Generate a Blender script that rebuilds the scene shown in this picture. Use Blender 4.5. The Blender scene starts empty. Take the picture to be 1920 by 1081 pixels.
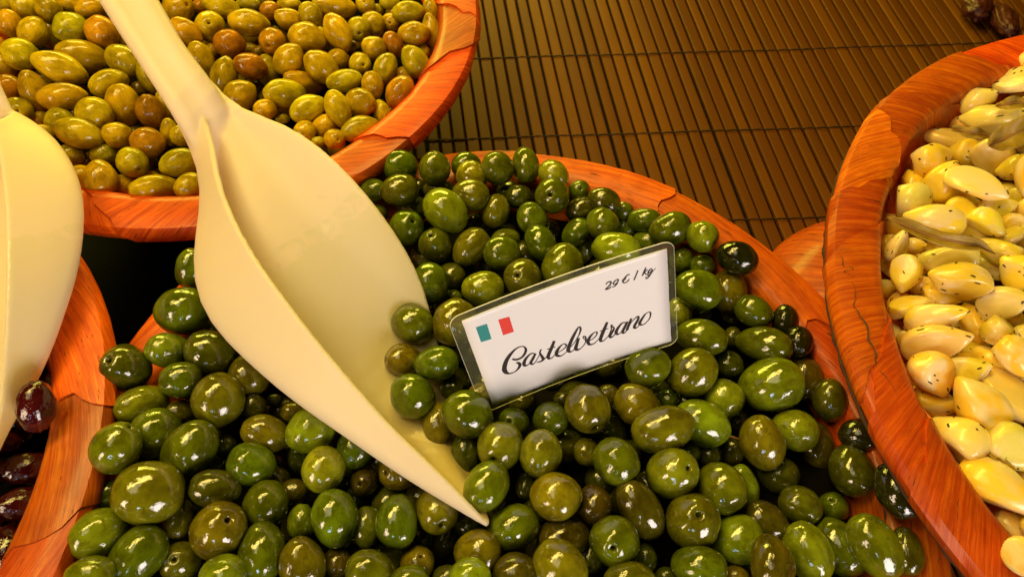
import bpy, bmesh, math, random
from mathutils import Vector, Matrix, Quaternion, noise
from mathutils.kdtree import KDTree
random.seed(4)
sc = bpy.context.scene
col = sc.collection
# ------------------------------------------------------------------ camera
F_PX, PITCH, ROLL, CAM_H = 1291.3, 1.0294, 0.02, 0.4778
cam = bpy.data.cameras.new('camera'); co = bpy.data.objects.new('camera', cam); col.objects.link(co)
cam.sensor_width = 36.0; cam.lens = 36.0 * F_PX / 1920.0; cam.clip_start = 0.01; cam.clip_end = 50
_f = Vector((0, math.cos(PITCH), -math.sin(PITCH))); _r = Vector((1, 0, 0)); _u = _r.cross(_f)
_r2 = math.cos(ROLL)*_r + math.sin(ROLL)*_u; _u2 = -math.sin(ROLL)*_r + math.cos(ROLL)*_u
co.matrix_world = Matrix(((_r2.x, _u2.x, -_f.x, 0), (_r2.y, _u2.y, -_f.y, 0), (_r2.z, _u2.z, -_f.z, CAM_H), (0, 0, 0, 1)))
cam.dof.use_dof = True; cam.dof.focus_distance = 0.40; cam.dof.aperture_fstop = 16
sc.camera = co
def pix(p):
    d = Vector(p) - Vector((0, 0, CAM_H)); q = d.dot(_f)
    return 960 + F_PX*d.dot(_r2)/q, 540.5 - F_PX*d.dot(_u2)/q
# ------------------------------------------------------------------ world, lamps, exposure
w = bpy.data.worlds.new('World'); sc.world = w; w.use_nodes = True
w.node_tree.nodes['Background'].inputs[0].default_value = (1.0, 0.72, 0.35, 1)
w.node_tree.nodes['Background'].inputs[1].default_value = 0.0015
def area(name, loc, target, sx, sy, power, color, roll=0.0):
    l = bpy.data.lights.new(name, 'AREA'); l.shape = 'RECTANGLE'; l.size = sx; l.size_y = sy; l.energy = power; l.color = color
    o = bpy.data.objects.new(name, l); col.objects.link(o)
    o.location = loc
    o.rotation_euler = (Vector(target) - Vector(loc)).to_track_quat('-Z', 'Y').to_euler()
    if roll: o.rotation_euler.rotate_axis('Z', roll)
    return o
CEN = (0.05, 0.18, 0.11)
area('awning_glow', (-0.45, 0.22, 1.35), (0.0, 0.2, 0.1), 0.7, 0.4, 2.6, (1.0, 0.82, 0.42))
area('awning_gap', (-0.32, 0.60, 1.08), CEN, 1.15, 0.18, 12.0, (1.0, 0.73, 0.16))
area('back_daylight', (-0.35, 1.55, 0.47), CEN, 1.1, 0.28, 13.0, (1.0, 0.90, 0.10))
area('street_daylight', (0.60, -0.88, 0.32), CEN, 0.46, 0.58, 11.0, (1.0, 0.86, 0.78))
area('left_daylight', (-0.75, -0.55, 0.55), CEN, 0.20, 0.50, 4.2, (1.0, 0.74, 0.48))
area('sky_gap', (-0.22, -0.95, 0.62), CEN, 0.10, 0.14, 0.7, (0.62, 0.78, 1.0))
vs = sc.view_settings; vs.view_transform = 'Standard'; vs.look = 'None'; vs.exposure = 0.08; vs.gamma = 1.0; vs.use_curve_mapping = False
sc.cycles.max_bounces = 8; sc.cycles.caustics_reflective = False; sc.cycles.caustics_refractive = False
sc.cycles.use_denoising = True
# ------------------------------------------------------------------ helpers
def tag(o, label=None, cat=None, group=None, kind=None):
    if label: o['label'] = label
    if cat: o['category'] = cat
    if group: o['group'] = group
    if kind: o['kind'] = kind
    return o
def link(name, me, mat=None, parent=None):
    o = bpy.data.objects.new(name, me); col.objects.link(o)
    if mat and not me.materials: me.materials.append(mat)
    if parent: o.parent = parent
    return o
def mesh(name, v, f, smooth=True, uv=None):
    me = bpy.data.meshes.new(name); me.from_pydata(v, [], f); me.update()
    if smooth: me.polygons.foreach_set('use_smooth', [True]*len(me.polygons))
    if uv:
        l = me.uv_layers.new(name='uv')
        for lp in me.loops: l.data[lp.index].uv = uv[lp.vertex_index]
    return me
def empty(name, loc=(0, 0, 0)):
    o = bpy.data.objects.new(name, None); o.location = loc; o.empty_display_size = 0.02; col.objects.link(o); return o
class NT:
    def __init__(s, name):
        s.m = bpy.data.materials.new(name); s.m.use_nodes = True; s.t = s.m.node_tree; s.n = s.t.nodes; s.l = s.t.links
        s.b = s.n['Principled BSDF']; s.out = s.n['Material Output']
    def node(s, typ, **k):
        n = s.n.new(typ)
        for a, b in k.items(): setattr(n, a, b)
        return n
    def put(s, sock, v):
        if hasattr(v, 'outputs') or hasattr(v, 'is_linked'): s.l.new(v, sock)
        else: sock.default_value = v
    def noise(s, vec, scale, detail=3, rough=.55, dist=0):
        n = s.node('ShaderNodeTexNoise'); s.l.new(vec, n.inputs['Vector']); n.inputs['Scale'].default_value = scale
        n.inputs['Detail'].default_value = detail; n.inputs['Roughness'].default_value = rough; n.inputs['Distortion'].default_value = dist
        return n.outputs['Fac']
    def ramp(s, fac, pts):
        n = s.node('ShaderNodeValToRGB'); s.l.new(fac, n.inputs[0]); e = n.color_ramp.elements
        while len(e) < len(pts): e.new(.5)
        for k, (p, c) in enumerate(pts):
            e[k].position = p; e[k].color = c if len(c) == 4 else (*c, 1)
        return n.outputs[0]
    def mix(s, fac, a, b, blend='MIX'):
        n = s.node('ShaderNodeMix', data_type='RGBA', blend_type=blend)
        s.put(n.inputs[0], fac); s.put(n.inputs[6], a); s.put(n.inputs[7], b); return n.outputs[2]
    def math(s, op, a, b=0.0, c=0.0):
        n = s.node('ShaderNodeMath', operation=op); s.put(n.inputs[0], a); s.put(n.inputs[1], b); s.put(n.inputs[2], c); return n.outputs[0]
    def vmath(s, op, a, b):
        n = s.node('ShaderNodeVectorMath', operation=op); s.put(n.inputs[0], a); s.put(n.inputs[1], b); return n.outputs[0]
    def bump(s, h, strength, dist, nrm=None):
        n = s.node('ShaderNodeBump'); s.l.new(h, n.inputs['Height']); n.inputs['Strength'].default_value = strength; n.inputs['Distance'].default_value = dist
        if nrm: s.l.new(nrm, n.inputs['Normal'])
        return n.outputs[0]
    def set(s, **k):
        for a, v in k.items(): s.put(s.b.inputs[a.replace('_', ' ')], v)
def objvec(t):
    """object coordinates shifted by a random amount per object, so copies never share a pattern"""
    tc = t.node('ShaderNodeTexCoord'); oi = t.node('ShaderNodeObjectInfo')
    r = t.math('MULTIPLY', oi.outputs['Random'], 57.0)
    cmb = t.node('ShaderNodeCombineXYZ'); t.put(cmb.inputs[0], r); t.put(cmb.inputs[1], t.math('MULTIPLY', r, 1.7)); t.put(cmb.inputs[2], t.math('MULTIPLY', r, -.6))
    return t.vmath('ADD', tc.outputs['Object'], cmb.outputs[0]), oi
# ------------------------------------------------------------------ materials
def olive_mat(name, mott, rough, coat, bump_s, speck=True):
    t = NT(name); v, oi = objvec(t)
    n1 = t.noise(v, 1.3, 3); n2 = t.noise(v, 6.0, 4, .65)
    c = oi.outputs['Color']
    dark = t.mix(1.0, c, (.55, .50, .40, 1), 'MULTIPLY'); lite = t.mix(1.0, c, (1.25, 1.18, 1.0, 1), 'MULTIPLY')
    base = t.mix(t.math('MULTIPLY', t.ramp(n1, [(.35, (0, 0, 0)), (.68, (1, 1, 1))]), 1.0), dark, lite)
    base = t.mix(t.math('MULTIPLY', t.ramp(n2, [(.45, (0, 0, 0)), (.75, (1, 1, 1))]), mott), base, t.mix(1.0, c, (1.5, 1.25, .8, 1), 'MULTIPLY'))
    n5 = t.noise(v, 1.9, 5, .7, .8)
    base = t.mix(t.math('MULTIPLY', t.ramp(n5, [(.56, (0, 0, 0)), (.62, (1, 1, 1))]), .6), base, t.mix(1.0, c, (.55, .42, .5, 1), 'MULTIPLY'))
    if speck:
        n3 = t.noise(v, 22.0, 2, .5)
        base = t.mix(t.math('MULTIPLY', t.ramp(n3, [(.70, (0, 0, 0)), (.76, (1, 1, 1))]), .55), base, (.02, .012, .003, 1))
    h1 = t.noise(v, 2.6, 2, .5); h2 = t.noise(v, 9.0, 3, .6, .4); h3 = t.noise(v, 34.0, 2)
    hh = t.math('ADD', t.math('ADD', t.math('MULTIPLY', h1, .8), t.math('MULTIPLY', h2, .15)), t.math('MULTIPLY', h3, .002))
    b1 = t.bump(hh, bump_s, .0025)
    t.set(Base_Color=base, Roughness=rough, Normal=b1, IOR=1.45, Coat_Weight=coat, Coat_Roughness=.06, Coat_IOR=1.7, Coat_Normal=b1, Specular_IOR_Level=.0)
    return t.m
M_GREEN = olive_mat('green_olive_skin', .30, .34, 1.0, .22)
M_BACK = olive_mat('brown_olive_skin', .25, .45, .45, .22)
M_DARK = olive_mat('purple_olive_skin',   .15, .30, 1.0, .35, False)
def garlic_mat():
    t = NT('garlic_flesh'); v, oi = objvec(t); c = oi.outputs['Color']
    n1 = t.noise(v, .75, 2); n2 = t.noise(v, 5, 3)
    base = t.mix(t.ramp(n1, [(.47, (0, 0, 0)), (.62, (1, 1, 1))]), c, (.90, .70, .33, 1))  # yellow and cream areas paint in the gold and white light on each clove
    base = t.mix(t.math('MULTIPLY', t.ramp(n2, [(.58, (0, 0, 0)), (.8, (1, 1, 1))]), .25), base, (.80, .48, .04, 1))
    b = t.bump(t.noise(v, 3.0, 2), .10, .003)
    t.set(Base_Color=base, Roughness=.28, Normal=b, IOR=1.42, Coat_Weight=.35, Coat_Roughness=.12, Subsurface_Weight=.45, Subsurface_Scale=.005)
    t.b.inputs['Subsurface Radius'].default_value = (1.0, .7, .22)
    return t.m
M_GARLIC = garlic_mat()
def wood_mat():
    t = NT('stained_veneer_wood'); uv = t.node('ShaderNodeUVMap').outputs[0]; oi = t.node('ShaderNodeObjectInfo')
    cmb = t.node('ShaderNodeCombineXYZ'); t.put(cmb.inputs[0], t.math('MULTIPLY', oi.outputs['Random'], 31.0)); t.put(cmb.inputs[1], t.math('MULTIPLY', oi.outputs['Random'], 17.0))
    v = t.vmath('ADD', uv, cmb.outputs[0])
    g = t.noise(t.vmath('MULTIPLY', v, (14.0, 420.0, 1.0)), 1.0, 4, .65, .15); fine = t.noise(t.vmath('MULTIPLY', v, (60.0, 1500.0, 1.0)), 1.0, 3, .7, .1)
    crk = t.noise(t.vmath('MULTIPLY', v, (55.0, 620.0, 1.0)), 1.0, 3, .6, .5); blot = t.noise(t.vmath('MULTIPLY', v, (40.0, 70.0, 1.0)), 1.0, 4, .6)
    c = t.ramp(g, [(.25, (.30, .026, .002)), (.45, (.50, .072, .004)), (.60, (.64, .120, .006)), (.78, (.78, .22, .012))])
    c = t.mix(t.math('MULTIPLY', t.ramp(blot, [(.40, (0, 0, 0)), (.68, (1, 1, 1))]), .5), c, (.22, .018, .002, 1))
    c = t.mix(t.math('MULTIPLY', t.ramp(fine, [(.50, (0, 0, 0)), (.70, (1, 1, 1))]), .45), c, (.12, .010, .001, 1))
    ck = t.ramp(crk, [(.66, (0, 0, 0)), (.71, (1, 1, 1))])
    c = t.mix(t.math('MULTIPLY', ck, .85), c, (.02, .004, .001, 1))
    c = t.mix(1.0, t.mix(1.0, c, (1.30, 1.20, .55, 1), 'MULTIPLY'), oi.outputs['Color'], 'MULTIPLY')
    h = t.math('SUBTRACT', t.math('ADD', t.math('MULTIPLY', g, .5), t.math('MULTIPLY', fine, -.3)), ck)
    t.set(Base_Color=c, Roughness=t.ramp(fine, [(.3, (.34, .34, .34)), (.8, (.60, .60, .60))]), Normal=t.bump(h, .6, .0007), Coat_Weight=.18, Coat_Roughness=.18, IOR=1.35)
    return t.m
M_WOOD = wood_mat()
def plain(name, c, rough, **k):
    t = NT(name); t.set(Base_Color=(*c, 1), Roughness=rough, **k); return t.m
def slat_mat():
    t = NT('dark_bamboo_slat'); v, oi = objvec(t)
    vs_ = t.vmath('MULTIPLY', v, (60.0, 2.2, 30.0)); n = t.noise(vs_, 3.0, 4, .6); n2 = t.noise(t.vmath('MULTIPLY', v, (14., 5., 14.)), 2.0, 3)
    base = t.mix(n, (.088, .026, .001, 1), (.145, .045, .002, 1))
    base = t.mix(t.math('MULTIPLY', t.math('POWER', oi.outputs['Random'], 2.0), .7), base, (.20, .070, .003, 1))
    base = t.mix(t.math('MULTIPLY', t.ramp(n2, [(.55, (0, 0, 0)), (.75, (1, 1, 1))]), .35), base, (.06, .022, .004, 1))
    t.set(Base_Color=base, Roughness=.5, Normal=t.bump(n, .25, .0004), IOR=1.4, Specular_IOR_Level=.2)
    return t.m
M_SLAT = slat_mat()
M_THREAD = plain('dark_thread', (.02, .008, .003), .8)
M_CLOTH = plain('black_cloth', (.004, .003, .002), .9)
def plastic_mat():
    t = NT('cream_plastic'); tc = t.node('ShaderNodeTexCoord'); v = tc.outputs['Object']; at = t.node('ShaderNodeAttribute', attribute_name='oil_and_glow'); uvm = at.outputs['Vector']
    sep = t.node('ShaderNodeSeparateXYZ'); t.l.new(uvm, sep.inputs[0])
    n = t.noise(v, 30, 4, .6); nf = t.noise(v, 110, 4, .6, .6)
    base = t.mix(n, (.91, .75, .57, 1), (.93, .78, .61, 1))
    # oil film plus painted-in light from the olives on the inner face: oil_and_glow.x runs along the blade, .z is 1 on the inner face
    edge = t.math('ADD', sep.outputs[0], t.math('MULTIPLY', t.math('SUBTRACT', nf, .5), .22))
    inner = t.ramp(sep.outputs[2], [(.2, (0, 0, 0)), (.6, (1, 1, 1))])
    wet_glow = t.math('MULTIPLY', t.ramp(edge, [(.34, (0, 0, 0)), (.37, (1, 1, 1))]), inner)
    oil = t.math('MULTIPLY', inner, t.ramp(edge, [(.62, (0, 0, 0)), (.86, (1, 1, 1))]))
    base = t.mix(t.math('MULTIPLY', wet_glow, .35), base, (.74, .72, .44, 1))  # greenish tint: oil film together with painted bounce light from the olives
    base = t.mix(t.math('MULTIPLY', oil, .7), base, (.74, .56, .08, 1))  # yellow towards the tip paints in light shining through from the olives
    dirt = t.ramp(t.noise(v, 260, 2), [(.75, (0, 0, 0)), (.80, (1, 1, 1))])
    base = t.mix(t.math('MULTIPLY', dirt, .2), base, (.35, .22, .08, 1))
    scr = t.noise(t.vmath('MULTIPLY', v, (300., 40., 40.)), 1.0, 3, .6)
    film = t.math('ADD', t.noise(v, 42, 3, .55, .8), t.math('MULTIPLY', t.noise(v, 150, 2, .5), .10))
    t.set(Coat_Weight=t.math('MULTIPLY', wet_glow, t.ramp(sep.outputs[0], [(.58, (.8, .8, .8)), (.80, (.15, .15, .15))])), Coat_Roughness=.12, Coat_IOR=1.6, Coat_Normal=t.bump(film, .35, .003))
    t.set(Base_Color=base, Roughness=.42, Normal=t.bump(t.math('ADD', t.math('MULTIPLY', n, .03), t.math('MULTIPLY', scr, .012)), .25, .0022), IOR=1.46, Subsurface_Weight=.35, Subsurface_Scale=.006)
    t.b.inputs['Subsurface Radius'].default_value = (1.0, .8, .4)
    tl = t.node('ShaderNodeBsdfTranslucent'); tl.inputs[0].default_value = (.95, .88, .58, 1)
    ms = t.node('ShaderNodeMixShader'); ms.inputs[0].default_value = .30; t.l.new(t.b.outputs[0], ms.inputs[1]); t.l.new(tl.outputs[0], ms.inputs[2]); t.l.new(ms.outputs[0], t.out.inputs[0])
    return t.m
M_PLASTIC = plastic_mat()
M_PAPER = plain('white_paper', (.88, .85, .84), .45, Coat_Weight=.12, Coat_Roughness=.25)
M_INK = plain('black_ink', (.018, .008, .006), .5)
M_TEAL = plain('teal_ink', (.02, .26, .25), .5)
M_RED = plain('red_ink', (.78, .045, .03), .5)
def film_mat():
    t = NT('laminate_film'); tr = t.node('ShaderNodeBsdfTransparent'); tr.inputs[0].default_value = (.90, .92, .88, 1)
    gl = t.node('ShaderNodeBsdfGlossy'); gl.inputs['Roughness'].default_value = .12
    df = t.node('ShaderNodeBsdfDiffuse'); df.inputs[0].default_value = (.5, .5, .28, 1)
    fr = t.node('ShaderNodeFresnel'); fr.inputs[0].default_value = 1.45
    m1 = t.node('ShaderNodeMixShader'); m1.inputs[0].default_value = .10; t.l.new(tr.outputs[0], m1.inputs[1]); t.l.new(df.outputs[0], m1.inputs[2])
    m2 = t.node('ShaderNodeMixShader'); t.l.new(fr.outputs[0], m2.inputs[0]); t.l.new(m1.outputs[0], m2.inputs[1]); t.l.new(gl.outputs[0], m2.inputs[2])
    t.l.new(m2.outputs[0], t.out.inputs[0]); return t.m
M_FILM = film_mat()
M_FILMEDGE = plain('laminate_edge', (.75, .72, .55), .3)
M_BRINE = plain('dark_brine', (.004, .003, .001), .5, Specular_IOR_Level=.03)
M_OIL = plain('amber_oil', (.06, .018, .002), .4, Specular_IOR_Level=.05)
M_STALK = plain('dry_stalk', (.30, .13, .025), .7)
M_HERB = plain('dried_herb', (.075, .036, .007), .7)
def leaf_mat():
    t = NT('bay_leaf'); v, oi = objvec(t); n = t.noise(v, 60, 4, .6); n2 = t.noise(t.vmath('MULTIPLY', v, (1, 1, 1)), 300, 2)
    t.set(Base_Color=t.mix(t.ramp(n, [(.3, (0, 0, 0)), (.7, (1, 1, 1))]), (.22, .125, .004, 1), (.46, .29, .014, 1)), Roughness=.55, Normal=t.bump(n2, .4, .0006))
    return t.m
M_LEAF = leaf_mat()
def fruit_mat():
    t = NT('dried_fruit_skin'); v, oi = objvec(t); n = t.noise(v, 90, 4, .7)
    t.set(Base_Color=t.mix(n, (.035, .006, .003, 1), (.13, .030, .010, 1)), Roughness=.4, Normal=t.bump(n, .6, .002)); return t.m
M_FRUIT = fruit_mat()
GREEN=[
(-791,3155,1136,962,193,-192,1243,1080, 'g', 'second from left of mid green olives at the centre bowl back rim',0),
(-543,3108,1178,-21,-480,-877,1108,1007, 'g', 'fourth from left of mid green olives at the centre bowl back rim',0),
(-338,3209,1094,950,219,-223,1008,885, 'g', 'fifth from left of mid green olives at the centre bowl back rim',0),
(-292,3087,1120,515,-772,-372,1105,983, 'y', 'second from left of yellowish green olives at the centre bowl back rim',0),
(-289,2908,1147,981,-192,-2,1212,982, 'y', 'first from left of yellowish green olives at the centre bowl back rim',0),
(-117,3130,1165,480,-387,-787,1128,1026, 'g', 'sixth from left of mid green olives at the centre bowl back rim',0),
(-960,2953,1119,970,-138,199,1040,744, 'g', 'first from left of mid green olives at the centre bowl back rim',0),
(-761,2918,1162,882,416,-221,1218,1025, 'o', 'first from left of brownish green olives at the centre bowl back rim',0),
(-661,3072,1019,920,263,-291,563,512, 'd', 'first from left of small dark green olives at the centre bowl back rim',0),
(-524,3049,1016,997,65,-49,1045,766, 'o', 'second from left of brownish green olives at the centre bowl back rim',0),
(-690,2902,989,999,-5,39,1084,895, 'g', 'third from left of mid green olives at the centre bowl back rim',0),
(-444,2760,1160,779,-564,-275,1589,1226, 'l', 'large bright green olive just above the price card',0),
(-940,2845,996,999,1,32,779,684, 'g', 'first from left of small mid green olives just above the price card',0),
(-706,2665,1090,480,-169,861,1220,1070, 'gh', 'first from left of mid green olives with pit hole just above the price card',0),
(-504,2560,1047,-198,-55,979,1191,1044, 'gh', 'second from left of mid green olives with pit hole just above the price card',0),
(-276,2546,1052,628,636,448,1353,1025, 'o', 'first from left of brownish green olives just above the price card',0),
(-119,2844,1054,239,778,581,1105,879, 'o', 'second from left of brownish green olives just above the price card',0),
(-32,3078,959,998,50,-30,894,800, 'g', 'seventh from left of mid green olives at the centre bowl back rim',0),
(-315,2846,900,872,304,-384,566,510, 'd', 'first from left of small dark green olives just above the price card',0),
(-36,2816,881,963,172,-206,516,417, 'd', 'second from left of small dark green olives just above the price card',0),
(-69,2486,1079,939,-197,-282,1186,1056, 'g', 'first from left of mid green olives just above the price card',0),
(-47,2681,959,900,265,-346,989,721, 'g', 'second from left of mid green olives just above the price card',0),
(-512,2245,1086,377,-880,-289,1242,1129, 'g', 'third from left of mid green olives between scoop and price card',0),
(-393,2379,970,858,-511,-51,877,782, 'g', 'second from left of small mid green olives just above the price card',0),
(-183,2211,1091,984,165,-68,1267,1049, 'l', 'bright green olive just above the price card',0),
(69,2298,1087,-306,-393,867,1285,1128, 'oh', 'brownish green olive with pit hole just above the price card',0),
(75,3203,1121,171,-941,-291,1227,903, 'g', 'eighth from left of mid green olives at the centre bowl back rim',0),
(269,3121,1125,776,-628,55,1088,872, 'l', 'bright green olive at the centre bowl back rim',0),
(257,2931,1121,-161,-562,811,1275,1118, 'gh', 'mid green olive with pit hole at the centre bowl back rim',0),
(456,3068,1016,16,-492,871,836,733, 'gh', 'small mid green olive with pit hole at the centre bowl back rim',0),
(614,2934,1078,909,-382,-169,1111,839, 'd', 'dark green olive along the back right rim',0),
(764,2945,958,982,-98,160,663,603, 'g', 'first from left of small mid green olives along the back right rim',0),
(468,2930,983,899,437,-17,1063,853, 'd', 'dark green olive at the centre bowl back rim',0),
(125,2794,1047,517,-619,-591,1102,965, 'g', 'third from left of mid green olives just above the price card',0),
(33,2977,1049,1000,19,8,856,778, 'd', 'second from left of small dark green olives at the centre bowl back rim',0),
(120,3108,911,20,-781,-624,476,428, 'o', 'small brownish green olive at the centre bowl back rim',0),
(597,2748,1064,607,-771,-191,1102,1002, 'g', 'first from left of mid green olives along the back right rim',0),
(789,2880,851,628,-773,94,826,751, 'g', 'second from left of small mid green olives along the back right rim',0),
(898,2857,972,894,-253,369,1120,802, 'g', 'second from left of mid green olives along the back right rim',0),
(1055,2738,1040,961,196,196,1394,1050, 'gs', 'mid green olive with a thin stalk along the back right rim',0),
(1244,2645,1094,654,-756,18,1035,941, 'l', 'bright green olive along the back right rim',0),
(424,2725,991,675,477,564,1061,788, 'g', 'fifth from left of mid green olives just above the price card',0),
(182,2589,1061,449,-891,-72,1204,941, 'g', 'fourth from left of mid green olives just above the price card',0),
(485,2681,859,49,-626,-778,936,688, 'd', 'third from left of small dark green olives just above the price card',0),
(672,2542,1070,894,-303,329,1535,1086, 'l', 'large bright green olive along the back right rim',0),
(928,2743,880,920,-209,331,974,782, 'g', 'third from left of mid green olives along the back right rim',0),
(317,2396,1083,477,857,195,1403,1236, 'g', 'large mid green olive just above the price card',0),
(1437,2465,1119,873,-488,3,1301,1002, 'k', 'first from left of blackish green olives right of the price card',0),
(1148,2600,873,92,-629,-772,873,794, 'g', 'first from left of mid green olives right of the price card',0),
(1276,2535,910,990,-61,131,784,693, 'g', 'small mid green olive right of the price card',0),
(1182,2266,1038,949,-286,-135,1433,1185, 'g', 'first from left of large mid green olives right of the price card',0),
(1419,2328,924,-89,-979,-184,1349,1151, 'o', 'large brownish green olive right of the price card',0),
(1082,2185,888,29,-856,-516,926,842, 'l', 'bright green olive right of the price card',0),
(1532,2145,988,829,-559,10,1138,948, 'g', 'second from left of mid green olives right of the price card',0),
(1283,2217,793,998,46,-43,468,419, 'd', 'first from left of small dark green olives right of the price card',0),
(1164,1934,1025,912,-309,269,1523,1068, 'g', 'second from left of large mid green olives right of the price card',0),
(1427,2042,832,47,-849,-527,644,558, 'd', 'second from left of small dark green olives right of the price card',0),
(1563,1926,967,723,-431,540,1680,1022, 'g', 'third from left of large mid green olives right of the price card',0),
(811,1709,1070,890,209,404,1279,1080, 'g', 'second from left of mid green olives just below the price card',0),
(1086,1699,1031,558,572,601,1436,1305, 'o', 'third from left of large brownish green olives just below the price card',0),
(1344,1815,903,814,-228,534,884,803, 'd', 'dark green olive right of the price card',0),
(1272,1574,952,744,-590,-313,1154,1049, 'l', 'bright green olive just below the price card',0),
(1574,1664,942,855,80,512,1833,1509, 'l', 'first from left of large bright green olives beside the garlic bowl rim',0),
(440,1424,1111,292,-919,265,1369,1201, 'oh', 'large brownish green olive with pit hole just below the price card',0),
(584,1580,944,958,126,-258,655,595, 'o', 'second from left of small brownish green olives just below the price card',0),
(740,1502,999,829,-541,-141,1341,1126, 'y', 'large yellowish green olive just below the price card',0),
(950,1579,902,992,-30,126,621,560, 'g', 'first from left of small mid green olives just below the price card',0),
(857,1324,1094,958,232,171,1701,1189, 'o', 'second from left of large brownish green olives just below the price card',0),
(1108,1402,981,913,-404,-57,1578,1232, 'ls', 'large bright green olive with a thin stalk just below the price card',0),
(237,1392,1027,931,-109,349,1005,913, 'g', 'first from left of mid green olives just below the price card',0),
(22,1375,982,-223,-218,950,999,876, 'gh', 'mid green olive with pit hole just below the price card',0),
(318,1568,891,991,-30,127,529,481, 'd', 'second from left of small dark green olives just below the price card',0),
(-592,1952,1097,876,-466,-123,1241,1128, 'g', 'second from left of mid green olives between scoop and price card',0),
(-342,1961,1101,486,747,453,1418,1289, 'o', 'first from left of large brownish green olives just below the price card',0),
(-376,2226,957,961,-122,247,573,428, 'g', 'third from left of small mid green olives just above the price card',0),
(-637,1722,1067,839,246,-486,1040,945, 'o', 'first from left of brownish green olives between scoop and price card',0),
(-433,1683,1115,971,107,215,1267,950, 'g', 'fourth from left of mid green olives between scoop and price card',0),
(-555,1479,1111,684,-541,-489,1269,1134, 'g', 'first from left of mid green olives between scoop and price card',0),
(-348,1601,969,34,-975,-218,740,673, 'd', 'first from left of small dark green olives just below the price card',0),
(-170,1575,949,929,158,-334,770,594, 'y', 'small yellowish green olive just below the price card',0),
(-231,1370,1133,856,-378,-352,1394,1223, 'g', 'large mid green olive just below the price card',0),
(-403,1353,1027,51,-999,-18,1182,848, 'o', 'second from left of brownish green olives between scoop and price card',0),
(-1459,1419,1047,-86,-785,-613,736,669, 'd', 'second from left of small dark green olives left of the scoop near the bottom',0),
(-1401,1520,904,748,260,-610,447,377, 'd', 'small dark green olive between scoop and price card',0),
(-1248,1415,989,788,233,-570,665,577, 'o', 'small brownish green olive between scoop and price card',0),
(-1359,1260,1059,895,-105,-433,1308,980, 'o', 'brownish green olive below the big scoop',0),
(-1103,1277,1086,867,438,237,1347,1184, 'l', 'large bright green olive below the big scoop',0),
(-1949,1951,1198,985,99,-138,1457,1325, 'g', 'large mid green olive left of the scoop near the black gap',0),
(-2163,1575,1203,-145,-130,981,1422,1247, 'dh', 'large dark green olive with pit hole left of the scoop near the black gap',0),
(-1965,1695,1198,661,265,-701,1141,935, 'l', 'bright green olive left of the scoop near the black gap',0),
(-1740,1698,1167,695,-415,-587,1344,1222, 'd', 'large dark green olive left of the scoop near the black gap',0),
(-1838,1510,1202,988,79,-134,1072,975, 'g', 'first from left of mid green olives left of the scoop near the black gap',0),
(-1613,1408,1172,-112,-760,-641,1422,1293, 'o', 'large brownish green olive left of the scoop near the bottom',0),
(-2040,1377,1169,758,530,-380,1375,927, 'l', 'second from left of bright green olives by the lower left rim',0),
(-1860,1373,1067,876,187,-444,885,696, 'o', 'small brownish green olive left of the scoop near the bottom',0),
(-1824,1938,1004,957,152,-248,656,590, 'g', 'small mid green olive left of the scoop near the black gap',0),
(-1514,1601,1083,48,-941,-334,1190,1082, 'o', 'brownish green olive left of the scoop near the black gap',0),
(-1916,1218,1165,648,740,180,1334,1182, 'g', 'second from left of large mid green olives by the lower left rim',0),
(-1700,1126,1170,567,710,418,1653,1237, 'g', 'large mid green olive left of the scoop near the bottom',0),
(-1970,2256,1177,-121,-635,-763,1243,987, 'g', 'second from left of mid green olives left of the scoop near the black gap',0),
(-2007,1087,1316,544,712,444,1281,1123, 'gh', 'mid green olive with pit hole by the lower left rim',0),
(-1816,879,1243,907,122,-402,1617,1470, 'o', 'large brownish green olive by the lower left rim',0),
(-1519,928,1161,907,39,-419,1220,914, 'd', 'dark green olive left of the scoop near the bottom',0),
(-2064,893,1140,883,420,-210,1060,720, 'g', 'second from left of mid green olives by the lower left rim',0),
(-2016,681,1219,619,609,-496,1340,1119, 'l', 'first from left of bright green olives by the lower left rim',0),
(-1710,791,1073,188,-967,172,1079,721, 'o', 'brownish green olive left of the scoop near the bottom',0),
(-1455,723,1151,544,190,817,1498,1314, 'oh', 'large brownish green olive with pit hole left of the scoop near the bottom',0),
(-1815,592,1175,480,877,32,1448,1156, 'g', 'first from left of large mid green olives by the lower left rim',0),
(-1957,481,1282,996,30,-80,1066,829, 'g', 'first from left of mid green olives by the lower left rim',0),
(-1659,585,1043,102,-35,994,1081,948, 'oh', 'brownish green olive with pit hole left of the scoop near the bottom',0),
(-1377,503,1175,1000,22,-19,1083,985, 'l', 'bright green olive left of the scoop near the bottom',0),
(-1583,1202,1026,695,238,-679,665,594, 'd', 'first from left of small dark green olives left of the scoop near the bottom',0),
(-1380,1070,1109,833,-180,-523,1196,1088, 'g', 'mid green olive left of the scoop near the bottom',0),
(-991,1055,1109,36,-975,-220,1194,1085, 'l', 'bright green olive below the big scoop',0),
(-1276,879,1061,12,-967,-256,1209,1099, 'g', 'first from left of mid green olives below the big scoop',0),
(-847,1188,1059,-51,-800,-598,1069,971, 'g', 'second from left of mid green olives below the big scoop',0),
(-1172,973,952,989,56,-138,741,673, 'b', 'small brown olive below the big scoop',0),
(-785,1018,988,-158,-329,931,836,734, 'bh', 'small brown olive with pit hole below the big scoop',0),
(-603,1063,1048,-503,-275,820,1058,928, 'oh', 'first from left of brownish green olives with pit hole below the big scoop',0),
(-1084,801,1021,-3,-957,-289,845,703, 'g', 'small mid green olive below the big scoop',0),
(-891,804,1110,180,-893,-413,1384,1102, 'g', 'large mid green olive below the big scoop',0),
(-740,783,1010,43,-996,-80,988,731, 'g', 'first from left of mid green olives along the bottom picture edge',0),
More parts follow.
